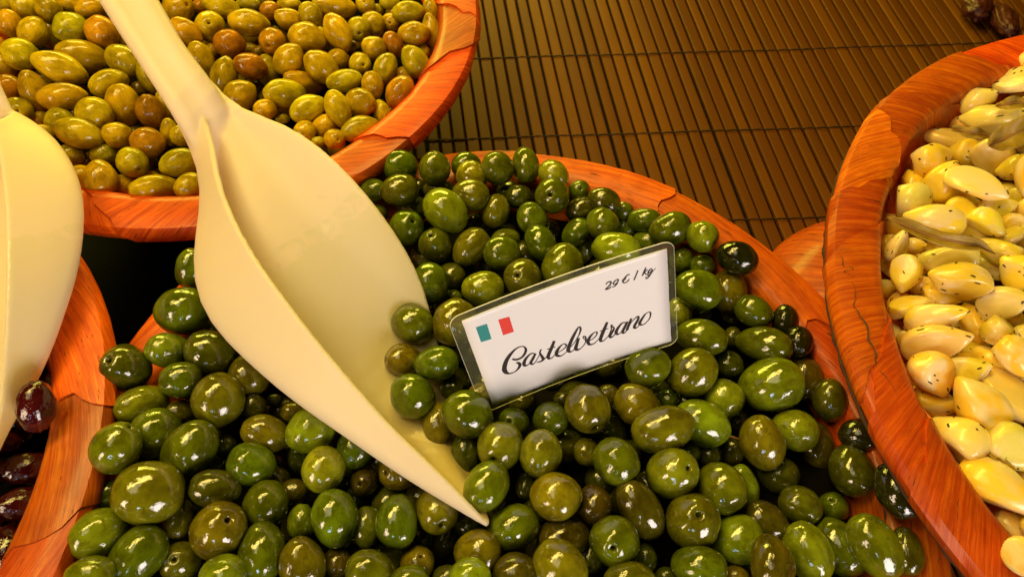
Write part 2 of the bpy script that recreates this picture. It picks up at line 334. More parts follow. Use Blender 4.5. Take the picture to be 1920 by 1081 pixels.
(-569,791,1114,51,-971,-235,1278,1017, 'g', 'third from left of mid green olives below the big scoop',0),
(-367,852,1095,290,-763,578,1219,1070, 'oh', 'second from left of brownish green olives with pit hole below the big scoop',0),
(-242,1194,986,5,-855,-518,1185,808, 'd', 'dark green olive to the right of the scoop tip',0),
(-113,967,1173,440,886,-149,1355,1056, 'g', 'first from left of mid green olives to the right of the scoop tip',0),
(-50,1203,1101,-234,-761,605,1377,1208, 'lh', 'large bright green olive with pit hole just below the price card',0),
(-1234,635,1099,193,-976,97,1458,1105, 'g', 'large mid green olive along the bottom picture edge',0),
(-1023,578,1097,191,-794,-577,1316,1069, 'o', 'first from left of brownish green olives along the bottom picture edge',0),
(-872,608,993,112,-957,268,788,716, 'b', 'small brown olive along the bottom picture edge',0),
(-672,545,1108,867,-256,-429,1230,1035, 'g', 'second from left of mid green olives along the bottom picture edge',0),
(-460,606,1008,301,233,925,955,838, 'oh', 'brownish green olive with pit hole along the bottom picture edge',0),
(-475,502,1128,918,72,-390,928,787, 'g', 'third from left of mid green olives along the bottom picture edge',0),
(-144,657,1076,959,-32,283,1166,1060, 'o', 'second from left of brownish green olives along the bottom picture edge',0),
(33,786,1064,942,302,147,1293,1084, 'g', 'fourth from left of mid green olives along the bottom picture edge',0),
(-179,516,1184,945,64,-321,998,907, 'l', 'bright green olive along the bottom picture edge',0),
(-302,541,1015,936,-33,349,695,597, 'g', 'small mid green olive along the bottom picture edge',0),
(-471,741,906,972,62,-225,660,544, 'd', 'first from left of small dark green olives along the bottom picture edge',0),
(44,548,1115,968,54,-244,1078,980, 'bs', 'brown olive with a thin stalk along the bottom picture edge',0),
(-214,811,910,998,32,-60,700,636, 'd', 'second from left of small dark green olives along the bottom picture edge',0),
(174,1160,1118,244,964,105,1250,1084, 'l', 'bright green olive to the right of the scoop tip',0),
(252,933,1118,951,-58,303,1279,1163, 'y', 'yellowish green olive to the right of the scoop tip',0),
(96,1033,943,12,-1000,9,754,503, 'd', 'first from left of small dark green olives to the right of the scoop tip',0),
(581,1130,1111,627,-779,-11,1237,1125, 'g', 'second from left of mid green olives to the right of the scoop tip',0),
(440,1221,971,-12,-1000,-22,763,693, 'o', 'first from left of small brownish green olives just below the price card',0),
(897,1088,1057,379,-91,921,1459,1280, 'lh', 'large bright green olive with pit hole to the right of the scoop tip',0),
(1166,1026,1007,451,-891,47,1345,1223, 'g', 'large mid green olive to the right of the scoop tip',0),
(1323,1052,874,140,-792,-594,1391,873, 'ls', 'bright green olive with a thin stalk to the right of the scoop tip',0),
(1027,1246,922,983,-37,179,673,581, 'g', 'second from left of small mid green olives just below the price card',0),
(1162,1248,873,913,-105,395,680,618, 'd', 'second from left of small dark green olives to the right of the scoop tip',0),
(1311,1297,810,-42,-993,-113,823,725, 'd', 'third from left of small dark green olives just below the price card',0),
(1449,1298,970,302,-752,-586,1542,1188, 'o', 'large brownish green olive beside the garlic bowl rim',0),
(466,916,1026,13,-982,-186,1028,914, 'bs', 'brown olive with a thin stalk to the right of the scoop tip',0),
(703,895,1048,537,-679,-500,1650,1020, 'b', 'large brown olive to the right of the scoop tip',0),
(983,840,1036,-46,-13,999,1535,1347, 'oh', 'large brownish green olive with pit hole to the right of the scoop tip',0),
(1233,773,934,958,-37,285,1352,1230, 'l', 'large bright green olive to the right of the scoop tip',0),
(1569,1160,811,826,-545,146,1124,1022, 'd', 'first from left of dark green olives beside the garlic bowl rim',0),
(1419,875,893,805,-555,-211,1262,966, 'b', 'first from left of brown olives beside the garlic bowl rim',0),
(297,744,1021,978,179,-109,1326,977, 'b', 'brown olive along the bottom picture edge',0),
(547,720,1099,-174,-438,882,1364,1196, 'gh', 'large mid green olive with pit hole along the bottom picture edge',0),
(265,582,1145,722,-680,-130,1402,1163, 'y', 'large yellowish green olive along the bottom picture edge',0),
(736,670,930,6,-995,-104,734,564, 'd', 'third from left of small dark green olives along the bottom picture edge',0),
(610,528,1118,984,43,-172,1251,871, 'o', 'third from left of brownish green olives along the bottom picture edge',0),
(981,612,1042,933,-205,295,1336,1008, 'g', 'fifth from left of mid green olives along the bottom picture edge',0),
(1208,585,905,997,30,-78,685,589, 'o', 'small brownish green olive to the right of the scoop tip',0),
(1351,633,1064,-111,-973,202,1375,1033, 'b', 'second from left of brown olives beside the garlic bowl rim',0),
(842,578,909,962,-21,271,585,532, 'd', 'fourth from left of small dark green olives along the bottom picture edge',0),
(1673,1397,908,906,-343,248,1282,1125, 'l', 'bright green olive beside the garlic bowl rim',0),
(1842,1349,753,175,-758,-628,1528,1155, 'b', 'large brown olive beside the garlic bowl rim',0),
(1948,1160,922,149,-988,36,1432,1163, 'd', 'large dark green olive beside the garlic bowl rim',0),
(2001,1348,988,983,-42,181,1008,916, 'k', 'first from left of blackish green olives beside the garlic bowl rim',0),
(1632,972,876,926,-359,122,1105,983, 'g', 'mid green olive beside the garlic bowl rim',0),
(1868,990,769,-439,234,867,909,798, 'gh', 'mid green olive with pit hole beside the garlic bowl rim',0),
(1609,717,924,372,-901,-226,1519,1166, 'l', 'second from left of large bright green olives beside the garlic bowl rim',0),
(1817,762,846,489,-869,-73,1549,1136, 'g', 'first from left of large mid green olives beside the garlic bowl rim',0),
(1914,731,1042,532,-772,-348,1656,1136, 'g', 'second from left of large mid green olives beside the garlic bowl rim',0),
(2071,710,1042,-53,-998,-45,1140,746, 'd', 'third from left of dark green olives beside the garlic bowl rim',0),
(2060,1001,1124,157,-985,-73,1443,1017, 'k', 'second from left of blackish green olives beside the garlic bowl rim',0),
(1724,2095,973,-78,-967,-243,988,773, 'k', 'second from left of blackish green olives right of the price card',0),
(1770,1936,992,-133,-987,-88,975,821, 'k', 'third from left of blackish green olives right of the price card',0),
(1813,1744,864,-80,-982,-171,1297,1087, 'b', 'third from left of brown olives beside the garlic bowl rim',0),
(1907,1577,937,171,-738,-653,1242,954, 'd', 'second from left of dark green olives beside the garlic bowl rim',0),
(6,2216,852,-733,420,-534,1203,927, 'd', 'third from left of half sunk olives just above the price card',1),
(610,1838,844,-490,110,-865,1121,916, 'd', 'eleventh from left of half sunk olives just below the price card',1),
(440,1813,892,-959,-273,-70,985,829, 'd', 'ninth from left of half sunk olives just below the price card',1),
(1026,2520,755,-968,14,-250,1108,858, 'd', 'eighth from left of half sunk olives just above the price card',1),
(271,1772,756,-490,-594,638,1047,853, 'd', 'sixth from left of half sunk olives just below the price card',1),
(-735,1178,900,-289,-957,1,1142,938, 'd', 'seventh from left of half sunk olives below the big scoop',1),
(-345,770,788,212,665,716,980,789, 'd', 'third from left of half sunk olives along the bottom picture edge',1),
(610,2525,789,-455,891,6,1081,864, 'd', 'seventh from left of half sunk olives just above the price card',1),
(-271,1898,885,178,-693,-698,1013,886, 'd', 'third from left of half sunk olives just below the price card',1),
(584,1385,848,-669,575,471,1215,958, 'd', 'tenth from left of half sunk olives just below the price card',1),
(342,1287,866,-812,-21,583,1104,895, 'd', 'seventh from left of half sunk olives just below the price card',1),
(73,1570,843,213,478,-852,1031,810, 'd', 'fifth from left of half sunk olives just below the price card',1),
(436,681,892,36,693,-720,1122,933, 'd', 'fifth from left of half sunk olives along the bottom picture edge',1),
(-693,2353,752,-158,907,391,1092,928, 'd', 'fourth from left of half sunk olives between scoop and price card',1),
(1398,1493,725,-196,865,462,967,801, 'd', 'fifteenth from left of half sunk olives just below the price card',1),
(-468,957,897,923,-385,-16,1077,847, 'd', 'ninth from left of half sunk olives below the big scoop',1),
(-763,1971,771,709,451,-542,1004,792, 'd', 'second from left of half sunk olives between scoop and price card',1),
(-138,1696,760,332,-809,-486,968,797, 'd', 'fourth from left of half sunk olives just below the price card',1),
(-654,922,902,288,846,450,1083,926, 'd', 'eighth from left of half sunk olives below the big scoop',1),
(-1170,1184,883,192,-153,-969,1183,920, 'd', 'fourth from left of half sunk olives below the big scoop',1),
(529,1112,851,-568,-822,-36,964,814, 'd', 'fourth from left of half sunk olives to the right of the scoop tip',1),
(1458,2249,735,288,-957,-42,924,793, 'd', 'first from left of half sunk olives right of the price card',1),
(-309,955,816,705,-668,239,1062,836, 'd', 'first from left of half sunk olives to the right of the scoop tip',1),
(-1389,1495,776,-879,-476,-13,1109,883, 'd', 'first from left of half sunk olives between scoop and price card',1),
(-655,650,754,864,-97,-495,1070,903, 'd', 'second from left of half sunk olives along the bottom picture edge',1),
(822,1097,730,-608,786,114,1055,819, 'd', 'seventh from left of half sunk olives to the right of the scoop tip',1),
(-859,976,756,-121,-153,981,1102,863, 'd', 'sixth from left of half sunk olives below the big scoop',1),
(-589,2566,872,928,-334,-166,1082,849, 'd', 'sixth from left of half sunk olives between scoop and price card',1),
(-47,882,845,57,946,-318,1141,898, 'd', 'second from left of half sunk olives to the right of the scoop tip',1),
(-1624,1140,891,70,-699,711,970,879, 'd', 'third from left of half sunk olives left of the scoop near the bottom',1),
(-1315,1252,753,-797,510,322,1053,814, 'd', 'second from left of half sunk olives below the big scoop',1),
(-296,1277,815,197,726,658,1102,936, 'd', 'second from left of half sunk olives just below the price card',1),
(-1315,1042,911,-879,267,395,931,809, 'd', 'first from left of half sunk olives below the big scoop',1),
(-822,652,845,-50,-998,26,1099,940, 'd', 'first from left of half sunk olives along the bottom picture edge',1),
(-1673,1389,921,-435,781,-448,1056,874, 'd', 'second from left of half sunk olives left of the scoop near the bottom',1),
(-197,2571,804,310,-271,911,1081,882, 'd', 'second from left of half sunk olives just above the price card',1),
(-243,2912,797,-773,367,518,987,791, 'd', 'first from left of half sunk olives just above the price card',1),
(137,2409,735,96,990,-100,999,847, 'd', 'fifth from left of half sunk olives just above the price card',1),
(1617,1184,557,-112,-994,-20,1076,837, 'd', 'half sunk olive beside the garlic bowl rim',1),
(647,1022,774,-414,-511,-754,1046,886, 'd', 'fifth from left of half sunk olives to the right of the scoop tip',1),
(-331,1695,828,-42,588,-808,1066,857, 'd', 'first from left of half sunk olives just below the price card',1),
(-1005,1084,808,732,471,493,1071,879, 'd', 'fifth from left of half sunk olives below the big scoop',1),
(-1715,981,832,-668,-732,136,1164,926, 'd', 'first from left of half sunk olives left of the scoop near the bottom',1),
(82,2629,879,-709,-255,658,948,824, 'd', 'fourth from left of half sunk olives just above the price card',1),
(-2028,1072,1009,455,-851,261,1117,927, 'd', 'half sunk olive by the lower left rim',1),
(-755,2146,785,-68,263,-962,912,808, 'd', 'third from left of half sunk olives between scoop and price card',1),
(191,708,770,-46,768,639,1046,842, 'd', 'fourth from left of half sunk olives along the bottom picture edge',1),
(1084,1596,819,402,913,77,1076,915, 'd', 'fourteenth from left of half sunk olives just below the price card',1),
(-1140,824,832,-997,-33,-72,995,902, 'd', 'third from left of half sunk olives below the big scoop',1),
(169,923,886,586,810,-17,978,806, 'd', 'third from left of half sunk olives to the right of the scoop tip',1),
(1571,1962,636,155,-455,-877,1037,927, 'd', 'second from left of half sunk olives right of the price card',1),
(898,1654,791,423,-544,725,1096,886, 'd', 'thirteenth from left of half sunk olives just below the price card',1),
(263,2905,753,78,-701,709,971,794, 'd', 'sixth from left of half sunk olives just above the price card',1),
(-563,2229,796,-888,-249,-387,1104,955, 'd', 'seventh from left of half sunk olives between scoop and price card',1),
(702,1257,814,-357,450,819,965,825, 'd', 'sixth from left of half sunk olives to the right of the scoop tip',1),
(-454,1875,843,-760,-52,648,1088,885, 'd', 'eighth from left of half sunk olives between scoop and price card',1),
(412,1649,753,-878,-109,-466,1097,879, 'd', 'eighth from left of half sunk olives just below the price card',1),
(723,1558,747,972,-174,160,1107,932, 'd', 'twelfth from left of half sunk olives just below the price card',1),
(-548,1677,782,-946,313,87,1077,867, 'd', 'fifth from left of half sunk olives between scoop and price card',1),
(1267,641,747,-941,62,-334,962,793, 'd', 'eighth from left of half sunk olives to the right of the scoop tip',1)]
BACK=[
(-4081,4686,1210,842,442,-308,1060,742, 'g', 'first from left of greenish olives left of the handle at the top',0),
(-3911,4662,1196,524,-406,-749,962,874, 'o', 'second from left of ochre olives left of the handle at the top',0),
(-3687,4613,1232,315,-689,-653,1005,891, 'g', 'second from left of greenish olives left of the handle at the top',0),
(-3597,4761,1154,848,434,-303,969,753, 'o', 'third from left of ochre olives left of the handle at the top',0),
(-3386,4658,1205,851,505,-142,1084,820, 'o', 'fourth from left of ochre olives left of the handle at the top',0),
(-3970,4484,1183,-91,-210,-973,1105,887, 'o', 'first from left of ochre olives left of the handle at the top',0),
(-3739,4369,1193,296,864,408,1244,979, 'o', 'first from left of large ochre olives left of the handle at the top',0),
(-3729,4535,1060,114,-731,-673,1350,855, 'g', 'third from left of greenish olives left of the handle at the top',0),
(-3465,4427,1202,573,794,-203,1229,1113, 'g', 'first from left of large greenish olives left of the handle at the top',0),
(-3177,4342,1228,449,-341,-826,1227,1114, 'r', 'large reddish brown olive left of the handle at the top',0),
(-3080,4422,1116,195,-839,-509,869,629, 'o', 'small ochre olive left of the handle at the top',0),
(-4028,4314,1092,-111,-484,-868,795,469, 'r', 'small reddish brown olive left of the handle at the top',0),
(-3733,4115,1203,543,394,-742,1245,1104, 'y', 'first from left of large golden olives left of the handle at the top',0),
(-3887,4075,1132,681,-128,-721,861,708, 'y', 'first from left of golden olives left of the handle at the top',0),
(-3350,3934,1244,831,21,-556,1745,1028, 'y', 'second from left of large golden olives left of the handle at the top',0),
(-3275,4137,1171,859,186,-477,1832,1163, 'o', 'second from left of large ochre olives left of the handle at the top',0),
(-2922,4055,1212,864,-344,-368,1377,1021, 'g', 'second from left of large greenish olives left of the handle at the top',0),
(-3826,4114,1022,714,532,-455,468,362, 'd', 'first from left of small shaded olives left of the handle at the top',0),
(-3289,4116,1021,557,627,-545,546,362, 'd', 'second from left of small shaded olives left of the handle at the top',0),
(-2976,3825,1207,745,656,-120,1344,925, 'y', 'first from left of large golden olives between the two scoops',0),
(-3718,3791,1175,784,466,-411,1020,927, 'r', 'first from left of reddish brown olives between the two scoops',0),
(-3490,3740,1190,90,-388,-917,1479,944, 'o', 'first from left of large ochre olives between the two scoops',0),
(-3267,3683,1198,942,303,-145,1526,961, 'o', 'second from left of large ochre olives between the two scoops',0),
(-2960,3493,1224,735,-668,-115,1290,1132, 'yh', 'large golden olive with pit hole between the two scoops',0),
(-2833,3652,1169,28,-570,-821,1450,1117, 'y', 'second from left of large golden olives between the two scoops',0),
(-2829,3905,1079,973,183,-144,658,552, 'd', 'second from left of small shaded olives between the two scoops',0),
(-2720,3926,1180,382,-593,-709,1193,741, 'y', 'second from left of golden olives left of the handle at the top',0),
(-3558,3571,1170,494,-646,582,1005,882, 'gh', 'greenish olive with pit hole between the two scoops',0),
(-3473,3606,1058,912,302,-279,618,562, 'g', 'small greenish olive between the two scoops',0),
(-2588,3545,1209,13,-392,-920,1158,922, 'r', 'third from left of reddish brown olives between the two scoops',0),
(-2540,3667,1156,335,-703,-627,1010,532, 'y', 'first from left of small golden olives between the two scoops',0),
(-3244,3488,1131,211,-183,-960,1143,953, 'g', 'greenish olive between the two scoops',0),
(-2994,3296,1245,947,-127,-296,1511,961, 'g', 'large greenish olive between the two scoops',0),
(-3303,3354,1175,771,451,-450,700,606, 'o', 'small ochre olive between the two scoops',0),
(-2751,3323,1197,646,250,-721,1009,833, 'o', 'ochre olive between the two scoops',0),
(-2532,3270,1197,998,49,-24,1088,989, 'r', 'second from left of reddish brown olives between the two scoops',0),
(-2440,3409,1155,-81,-563,-822,909,565, 'y', 'second from left of small golden olives between the two scoops',0),
(-2331,3351,1179,989,116,-94,768,699, 'y', 'first from left of small golden olives just above the scoop shoulder',0),
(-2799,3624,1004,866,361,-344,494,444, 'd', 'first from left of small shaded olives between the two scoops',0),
(-2685,4670,1218,812,-315,491,1231,1080, 'oh', 'large ochre olive with pit hole right of the handle at the top',0),
(-2352,4695,1220,951,-156,-266,1395,847, 'o', 'second from left of ochre olives right of the handle at the top',0),
(-2183,4808,1164,984,153,-91,923,486, 'g', 'small greenish olive right of the handle at the top',0),
(-2600,4837,1108,100,-738,-667,600,546, 'r', 'small reddish brown olive right of the handle at the top',0),
(-2396,4476,1202,334,-586,738,1226,1076, 'yh', 'large golden olive with pit hole right of the handle at the top',0),
(-2092,4507,1219,940,176,-291,1456,978, 'y', 'first from left of large golden olives right of the handle at the top',0),
(-2190,4261,1219,777,495,-389,1117,1016, 'r', 'first from left of reddish brown olives right of the handle in the middle',0),
(-2525,4347,1251,805,-369,-464,1231,866, 'o', 'first from left of ochre olives right of the handle at the top',0),
(-2369,4107,1206,330,-501,-800,1278,827, 'y', 'first from left of golden olives right of the handle in the middle',0),
(-2384,4322,1087,-1,-606,-796,626,470, 'o', 'small ochre olive right of the handle in the middle',0),
(-2106,4373,1077,1000,19,9,705,473, 'g', 'first from left of small greenish olives right of the handle in the middle',0),
(-2152,3918,1214,188,777,601,1353,909, 'g', 'first from left of large greenish olives just above the scoop shoulder',0),
(-1971,4007,1228,730,255,-634,1171,910, 'r', 'second from left of reddish brown olives right of the handle in the middle',0),
(-1993,3721,1209,690,673,267,1205,1036, 'g', 'second from left of large greenish olives just above the scoop shoulder',0),
(-1835,4779,1193,996,-60,68,916,482, 'y', 'first from left of small golden olives right of the handle at the top',0),
(-1985,4733,1163,932,299,-204,831,697, 'r', 'reddish brown olive right of the handle at the top',0),
(-1629,4617,1221,646,-358,-674,999,841, 'y', 'first from left of golden olives right of the handle at the top',0),
(-1465,4749,1199,905,255,-341,1647,881, 'o', 'large ochre olive right of the handle at the top',0),
(-1804,4598,1183,843,145,-518,1116,791, 'o', 'third from left of ochre olives right of the handle at the top',0),
(-1612,4337,1226,956,-20,-292,1357,1073, 'y', 'second from left of large golden olives right of the handle at the top',0),
(-1530,4445,1121,72,-248,-966,964,604, 'y', 'second from left of golden olives right of the handle in the middle',0),
(-1377,4391,1238,462,-605,-648,1474,923, 'y', 'third from left of large golden olives right of the handle at the top',0),
(-1228,4805,1188,86,-635,768,815,715, 'yh', 'second from left of golden olives with pit hole right of the handle at the top',0),
(-1238,4484,1198,256,-908,330,1008,885, 'yh', 'first from left of golden olives with pit hole right of the handle at the top',0),
(-1148,4616,1146,542,-807,-234,1000,877, 'oh', 'ochre olive with pit hole right of the handle at the top',0),
(-1147,4835,1111,919,326,-224,480,436, 'y', 'second from left of small golden olives right of the handle at the top',0),
(-1022,4686,1108,103,-800,591,801,703, 'yh', 'third from left of golden olives with pit hole right of the handle at the top',0),
(-1045,4864,1161,985,148,-87,787,516, 'y', 'third from left of small golden olives right of the handle at the top',0),
(-875,4715,1189,972,233,-45,1201,826, 'y', 'second from left of golden olives right of the handle at the top',0),
(-710,4836,1114,216,-775,-594,1008,600, 'y', 'fourth from left of golden olives right of the handle at the top',0),
(-809,4455,1188,988,151,14,1222,884, 'y', 'third from left of golden olives right of the handle at the top',0),
(-676,4552,1132,208,-720,-663,1358,715, 'o', 'fourth from left of ochre olives right of the handle at the top',0),
(-1869,4304,1216,-29,-941,338,1074,942, 'rh', 'reddish brown olive with pit hole right of the handle in the middle',0),
(-1090,4263,1206,842,-123,-525,924,840, 'o', 'ochre olive by the back bowl right rim',0),
(-953,4335,1182,486,-388,-783,955,720, 'r', 'reddish brown olive by the back bowl right rim',0),
(-1712,4113,1212,643,510,571,1235,977, 'y', 'first from left of large golden olives right of the handle in the middle',0),
(-1455,4035,1210,618,-144,-773,1357,1044, 'y', 'second from left of large golden olives right of the handle in the middle',0),
(-1366,4188,1149,772,491,-402,884,791, 'o', 'ochre olive right of the handle in the middle',0),
(-1312,4391,1094,991,-89,98,505,446, 'g', 'second from left of small greenish olives right of the handle in the middle',0),
(-1180,4106,1187,480,-707,520,889,780, 'yh', 'golden olive with pit hole right of the handle in the middle',0),
(-982,4050,1189,312,875,371,1242,825, 'y', 'first from left of golden olives by the back bowl right rim',0),
(-759,4130,1189,577,-434,-693,1311,907, 'y', 'second from left of golden olives by the back bowl right rim',0),
(-732,4388,1072,7,-571,-821,554,421, 'o', 'second from left of small ochre olives by the back bowl right rim',0),
(-861,4104,1080,973,183,-139,794,614, 'o', 'first from left of small ochre olives by the back bowl right rim',0),
(-846,3824,1181,366,897,248,1269,978, 'r', 'large reddish brown olive by the back bowl right rim',0),
(-1273,3917,1187,974,99,205,1344,814, 'y', 'fifth from left of golden olives just above the scoop shoulder',0),
(-1056,3877,1190,176,-592,-787,1007,761, 'y', 'sixth from left of golden olives just above the scoop shoulder',0),
(-1600,3956,1130,716,264,-646,1409,750, 'o', 'ochre olive just above the scoop shoulder',0),
(-1681,3766,1200,738,502,-451,1539,945, 'y', 'first from left of large golden olives just above the scoop shoulder',0),
(-1900,4103,1094,207,-659,-723,1227,765, 'g', 'greenish olive right of the handle in the middle',0),
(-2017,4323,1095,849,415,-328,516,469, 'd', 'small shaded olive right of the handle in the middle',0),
(-1791,3608,1195,783,455,-425,796,716, 'y', 'first from left of golden olives just above the scoop shoulder',0),
(-1712,3701,1093,827,412,-382,654,392, 'o', 'small ochre olive just above the scoop shoulder',0),
(-1492,3620,1198,774,633,-23,1308,884, 'y', 'second from left of golden olives just above the scoop shoulder',0),
(-1265,3602,1221,369,-650,-664,1332,831, 'y', 'fourth from left of golden olives just above the scoop shoulder',0),
(-1122,3700,1188,924,-360,130,1110,974, 'oh', 'ochre olive with pit hole just above the scoop shoulder',0),
(-977,3685,1114,313,-806,-503,870,610, 'y', 'small golden olive by the back bowl right rim',0),
(-1366,3530,1120,980,152,-128,844,767, 'y', 'third from left of golden olives just above the scoop shoulder',0),
(-1486,3445,1158,802,425,-419,753,685, 'y', 'third from left of small golden olives just above the scoop shoulder',0),
(-1698,3621,1092,868,362,-340,492,340, 'y', 'second from left of small golden olives just above the scoop shoulder',0),
(-1098,3457,1170,791,570,-222,1406,873, 'y', 'second from left of large golden olives just above the scoop shoulder',0),
(-1256,3341,1188,530,-616,583,769,675, 'yh', 'small golden olive with pit hole just above the scoop shoulder',0),
(-1385,3370,1132,945,236,-226,471,329, 'y', 'fourth from left of small golden olives just above the scoop shoulder',0),
(-3058,3196,1138,586,268,-765,820,692, 'g', 'first from left of greenish olives at the back bowl front rim',0),
(-2868,3240,1095,777,433,-458,937,817, 'g', 'second from left of greenish olives at the back bowl front rim',0),
(-2581,3083,1199,705,-687,175,1088,955, 'yh', 'second from left of golden olives with pit hole at the back bowl front rim',0),
(-2268,3099,1191,800,557,-221,1295,882, 'y', 'second from left of golden olives at the back bowl front rim',0),
(-2377,2878,1181,764,481,-431,1504,862, 'y', 'large golden olive at the back bowl front rim',0),
(-2739,2914,1215,132,-868,-479,1267,1036, 'o', 'large ochre olive at the back bowl front rim',0),
(-2660,2979,1070,26,-466,884,909,798, 'yh', 'first from left of golden olives with pit hole at the back bowl front rim',0),
(-2943,3018,1127,685,481,-547,798,725, 'y', 'first from left of golden olives at the back bowl front rim',0),
(-2502,3047,1078,753,435,-494,721,505, 'y', 'small golden olive at the back bowl front rim',0),
(-2149,2901,1181,696,665,-270,1009,842, 'o', 'ochre olive at the back bowl front rim',0),
(-2227,2934,954,-851,174,-495,915,794, 'd', 'tenth from left of half sunk olives at the back bowl front rim',1),
(-2504,2972,876,118,-643,757,990,804, 'd', 'seventh from left of half sunk olives at the back bowl front rim',1),
(-1240,3524,843,504,-669,-546,947,786, 'd', 'eighth from left of half sunk olives just above the scoop shoulder',1),
(-2345,3474,956,154,353,923,845,724, 'd', 'eleventh from left of half sunk olives at the back bowl front rim',1),
(-1072,3680,864,-143,-651,-746,1046,808, 'd', 'first from left of half sunk olives by the back bowl right rim',1),
(-2665,3038,846,185,902,391,942,817, 'd', 'fourth from left of half sunk olives at the back bowl front rim',1),
(-859,3950,854,-481,-583,-655,834,687, 'd', 'sixth from left of half sunk olives by the back bowl right rim',1),
(-1425,3457,989,6,980,198,853,685, 'd', 'fifth from left of half sunk olives just above the scoop shoulder',1),
(-3431,4969,981,-254,-942,-217,922,749, 'd', 'half sunk olive left of the handle at the top',1),
(-1292,3439,981,623,-741,251,818,678, 'd', 'seventh from left of half sunk olives just above the scoop shoulder',1),
(-953,3831,940,-816,541,-203,819,737, 'd', 'fourth from left of half sunk olives by the back bowl right rim',1),
(-3448,3570,837,-869,360,-340,756,671, 'd', 'second from left of half sunk olives between the two scoops',1),
(-2179,4622,956,-898,87,-431,988,777, 'd', 'second from left of half sunk olives right of the handle in the middle',1),
(-799,4175,973,-724,-664,-185,1031,824, 'd', 'seventh from left of half sunk olives by the back bowl right rim',1),
(-2638,3283,992,-406,888,216,930,732, 'd', 'fifth from left of half sunk olives at the back bowl front rim',1),
(-2028,4012,999,979,-141,-146,892,712, 'd', 'third from left of half sunk olives just above the scoop shoulder',1),
(-2828,3108,830,-516,-856,-44,805,711, 'd', 'third from left of half sunk olives at the back bowl front rim',1),
(-1156,3570,973,979,-203,17,951,758, 'd', 'ninth from left of half sunk olives just above the scoop shoulder',1),
(-3680,4063,979,-156,976,150,894,799, 'd', 'first from left of half sunk olives between the two scoops',1),
(-2042,3904,887,-629,-57,-775,1038,801, 'd', 'second from left of half sunk olives just above the scoop shoulder',1),
(-1315,4612,926,678,554,-483,961,791, 'd', 'sixth from left of half sunk olives right of the handle in the middle',1),
(-3350,3964,944,538,-815,213,937,729, 'd', 'fourth from left of half sunk olives between the two scoops',1),
(-2367,3041,945,938,225,262,952,824, 'd', 'eighth from left of half sunk olives at the back bowl front rim',1),
(-3077,3327,901,-183,710,-680,1025,816, 'd', 'first from left of half sunk olives at the back bowl front rim',1),
(-2795,3503,996,-218,-818,-533,884,753, 'd', 'fifth from left of half sunk olives between the two scoops',1),
(-802,4631,868,-845,187,500,1060,817, 'd', 'eighth from left of half sunk olives by the back bowl right rim',1),
(-2059,4871,863,229,951,-206,951,756, 'd', 'third from left of half sunk olives right of the handle at the top',1),
(-2181,5059,977,-892,-230,-389,954,816, 'd', 'second from left of half sunk olives right of the handle at the top',1),
(-2894,3253,852,-559,825,-82,994,772, 'd', 'second from left of half sunk olives at the back bowl front rim',1),
(-1506,4138,996,298,-54,953,978,794, 'd', 'sixth from left of half sunk olives just above the scoop shoulder',1),
(-1041,3990,864,-364,-841,-400,961,746, 'd', 'third from left of half sunk olives by the back bowl right rim',1),
(-2799,4023,979,11,-631,-776,927,722, 'd', 'sixth from left of half sunk olives between the two scoops',1),
(-1887,4546,1010,170,-439,882,976,789, 'd', 'third from left of half sunk olives right of the handle in the middle',1),
(-2518,3127,969,-57,-899,434,879,705, 'd', 'sixth from left of half sunk olives at the back bowl front rim',1),
(-1734,4250,952,-238,559,794,949,799, 'd', 'fourth from left of half sunk olives right of the handle in the middle',1),
(-2597,3477,985,642,-722,258,952,744, 'd', 'seventh from left of half sunk olives between the two scoops',1),
(-1056,4654,972,-521,-798,304,833,751, 'd', 'sixth from left of half sunk olives right of the handle at the top',1),
(-2328,3287,976,-38,583,812,872,715, 'd', 'ninth from left of half sunk olives at the back bowl front rim',1),
(-1147,4463,937,-179,-871,-458,845,765, 'd', 'second from left of half sunk olives by the back bowl right rim',1),
(-2335,4616,1016,-558,-830,23,985,781, 'd', 'first from left of half sunk olives right of the handle at the top',1),
(-2541,4548,978,377,-917,129,754,683, 'd', 'first from left of half sunk olives right of the handle in the middle',1),
(-1441,4905,1001,-87,-645,-759,835,697, 'd', 'fifth from left of half sunk olives right of the handle at the top',1),
(-917,4537,930,833,-399,-384,975,771, 'd', 'fifth from left of half sunk olives by the back bowl right rim',1),
(-1865,3929,1006,717,559,-417,898,748, 'd', 'fourth from left of half sunk olives just above the scoop shoulder',1),
(-3347,3818,950,196,-952,-237,830,692, 'd', 'third from left of half sunk olives between the two scoops',1),
(-1334,4454,961,189,174,966,775,680, 'd', 'fifth from left of half sunk olives right of the handle in the middle',1),
(-1045,4986,958,242,-961,136,837,700, 'd', 'seventh from left of half sunk olives right of the handle at the top',1),
(-1985,4684,959,158,-262,952,822,708, 'd', 'fourth from left of half sunk olives right of the handle at the top',1),
(-2177,4075,988,638,756,143,839,751, 'd', 'first from left of half sunk olives just above the scoop shoulder',1),
(-764,4371,913,898,-287,-334,875,765, 'd', 'ninth from left of half sunk olives by the back bowl right rim',1)]
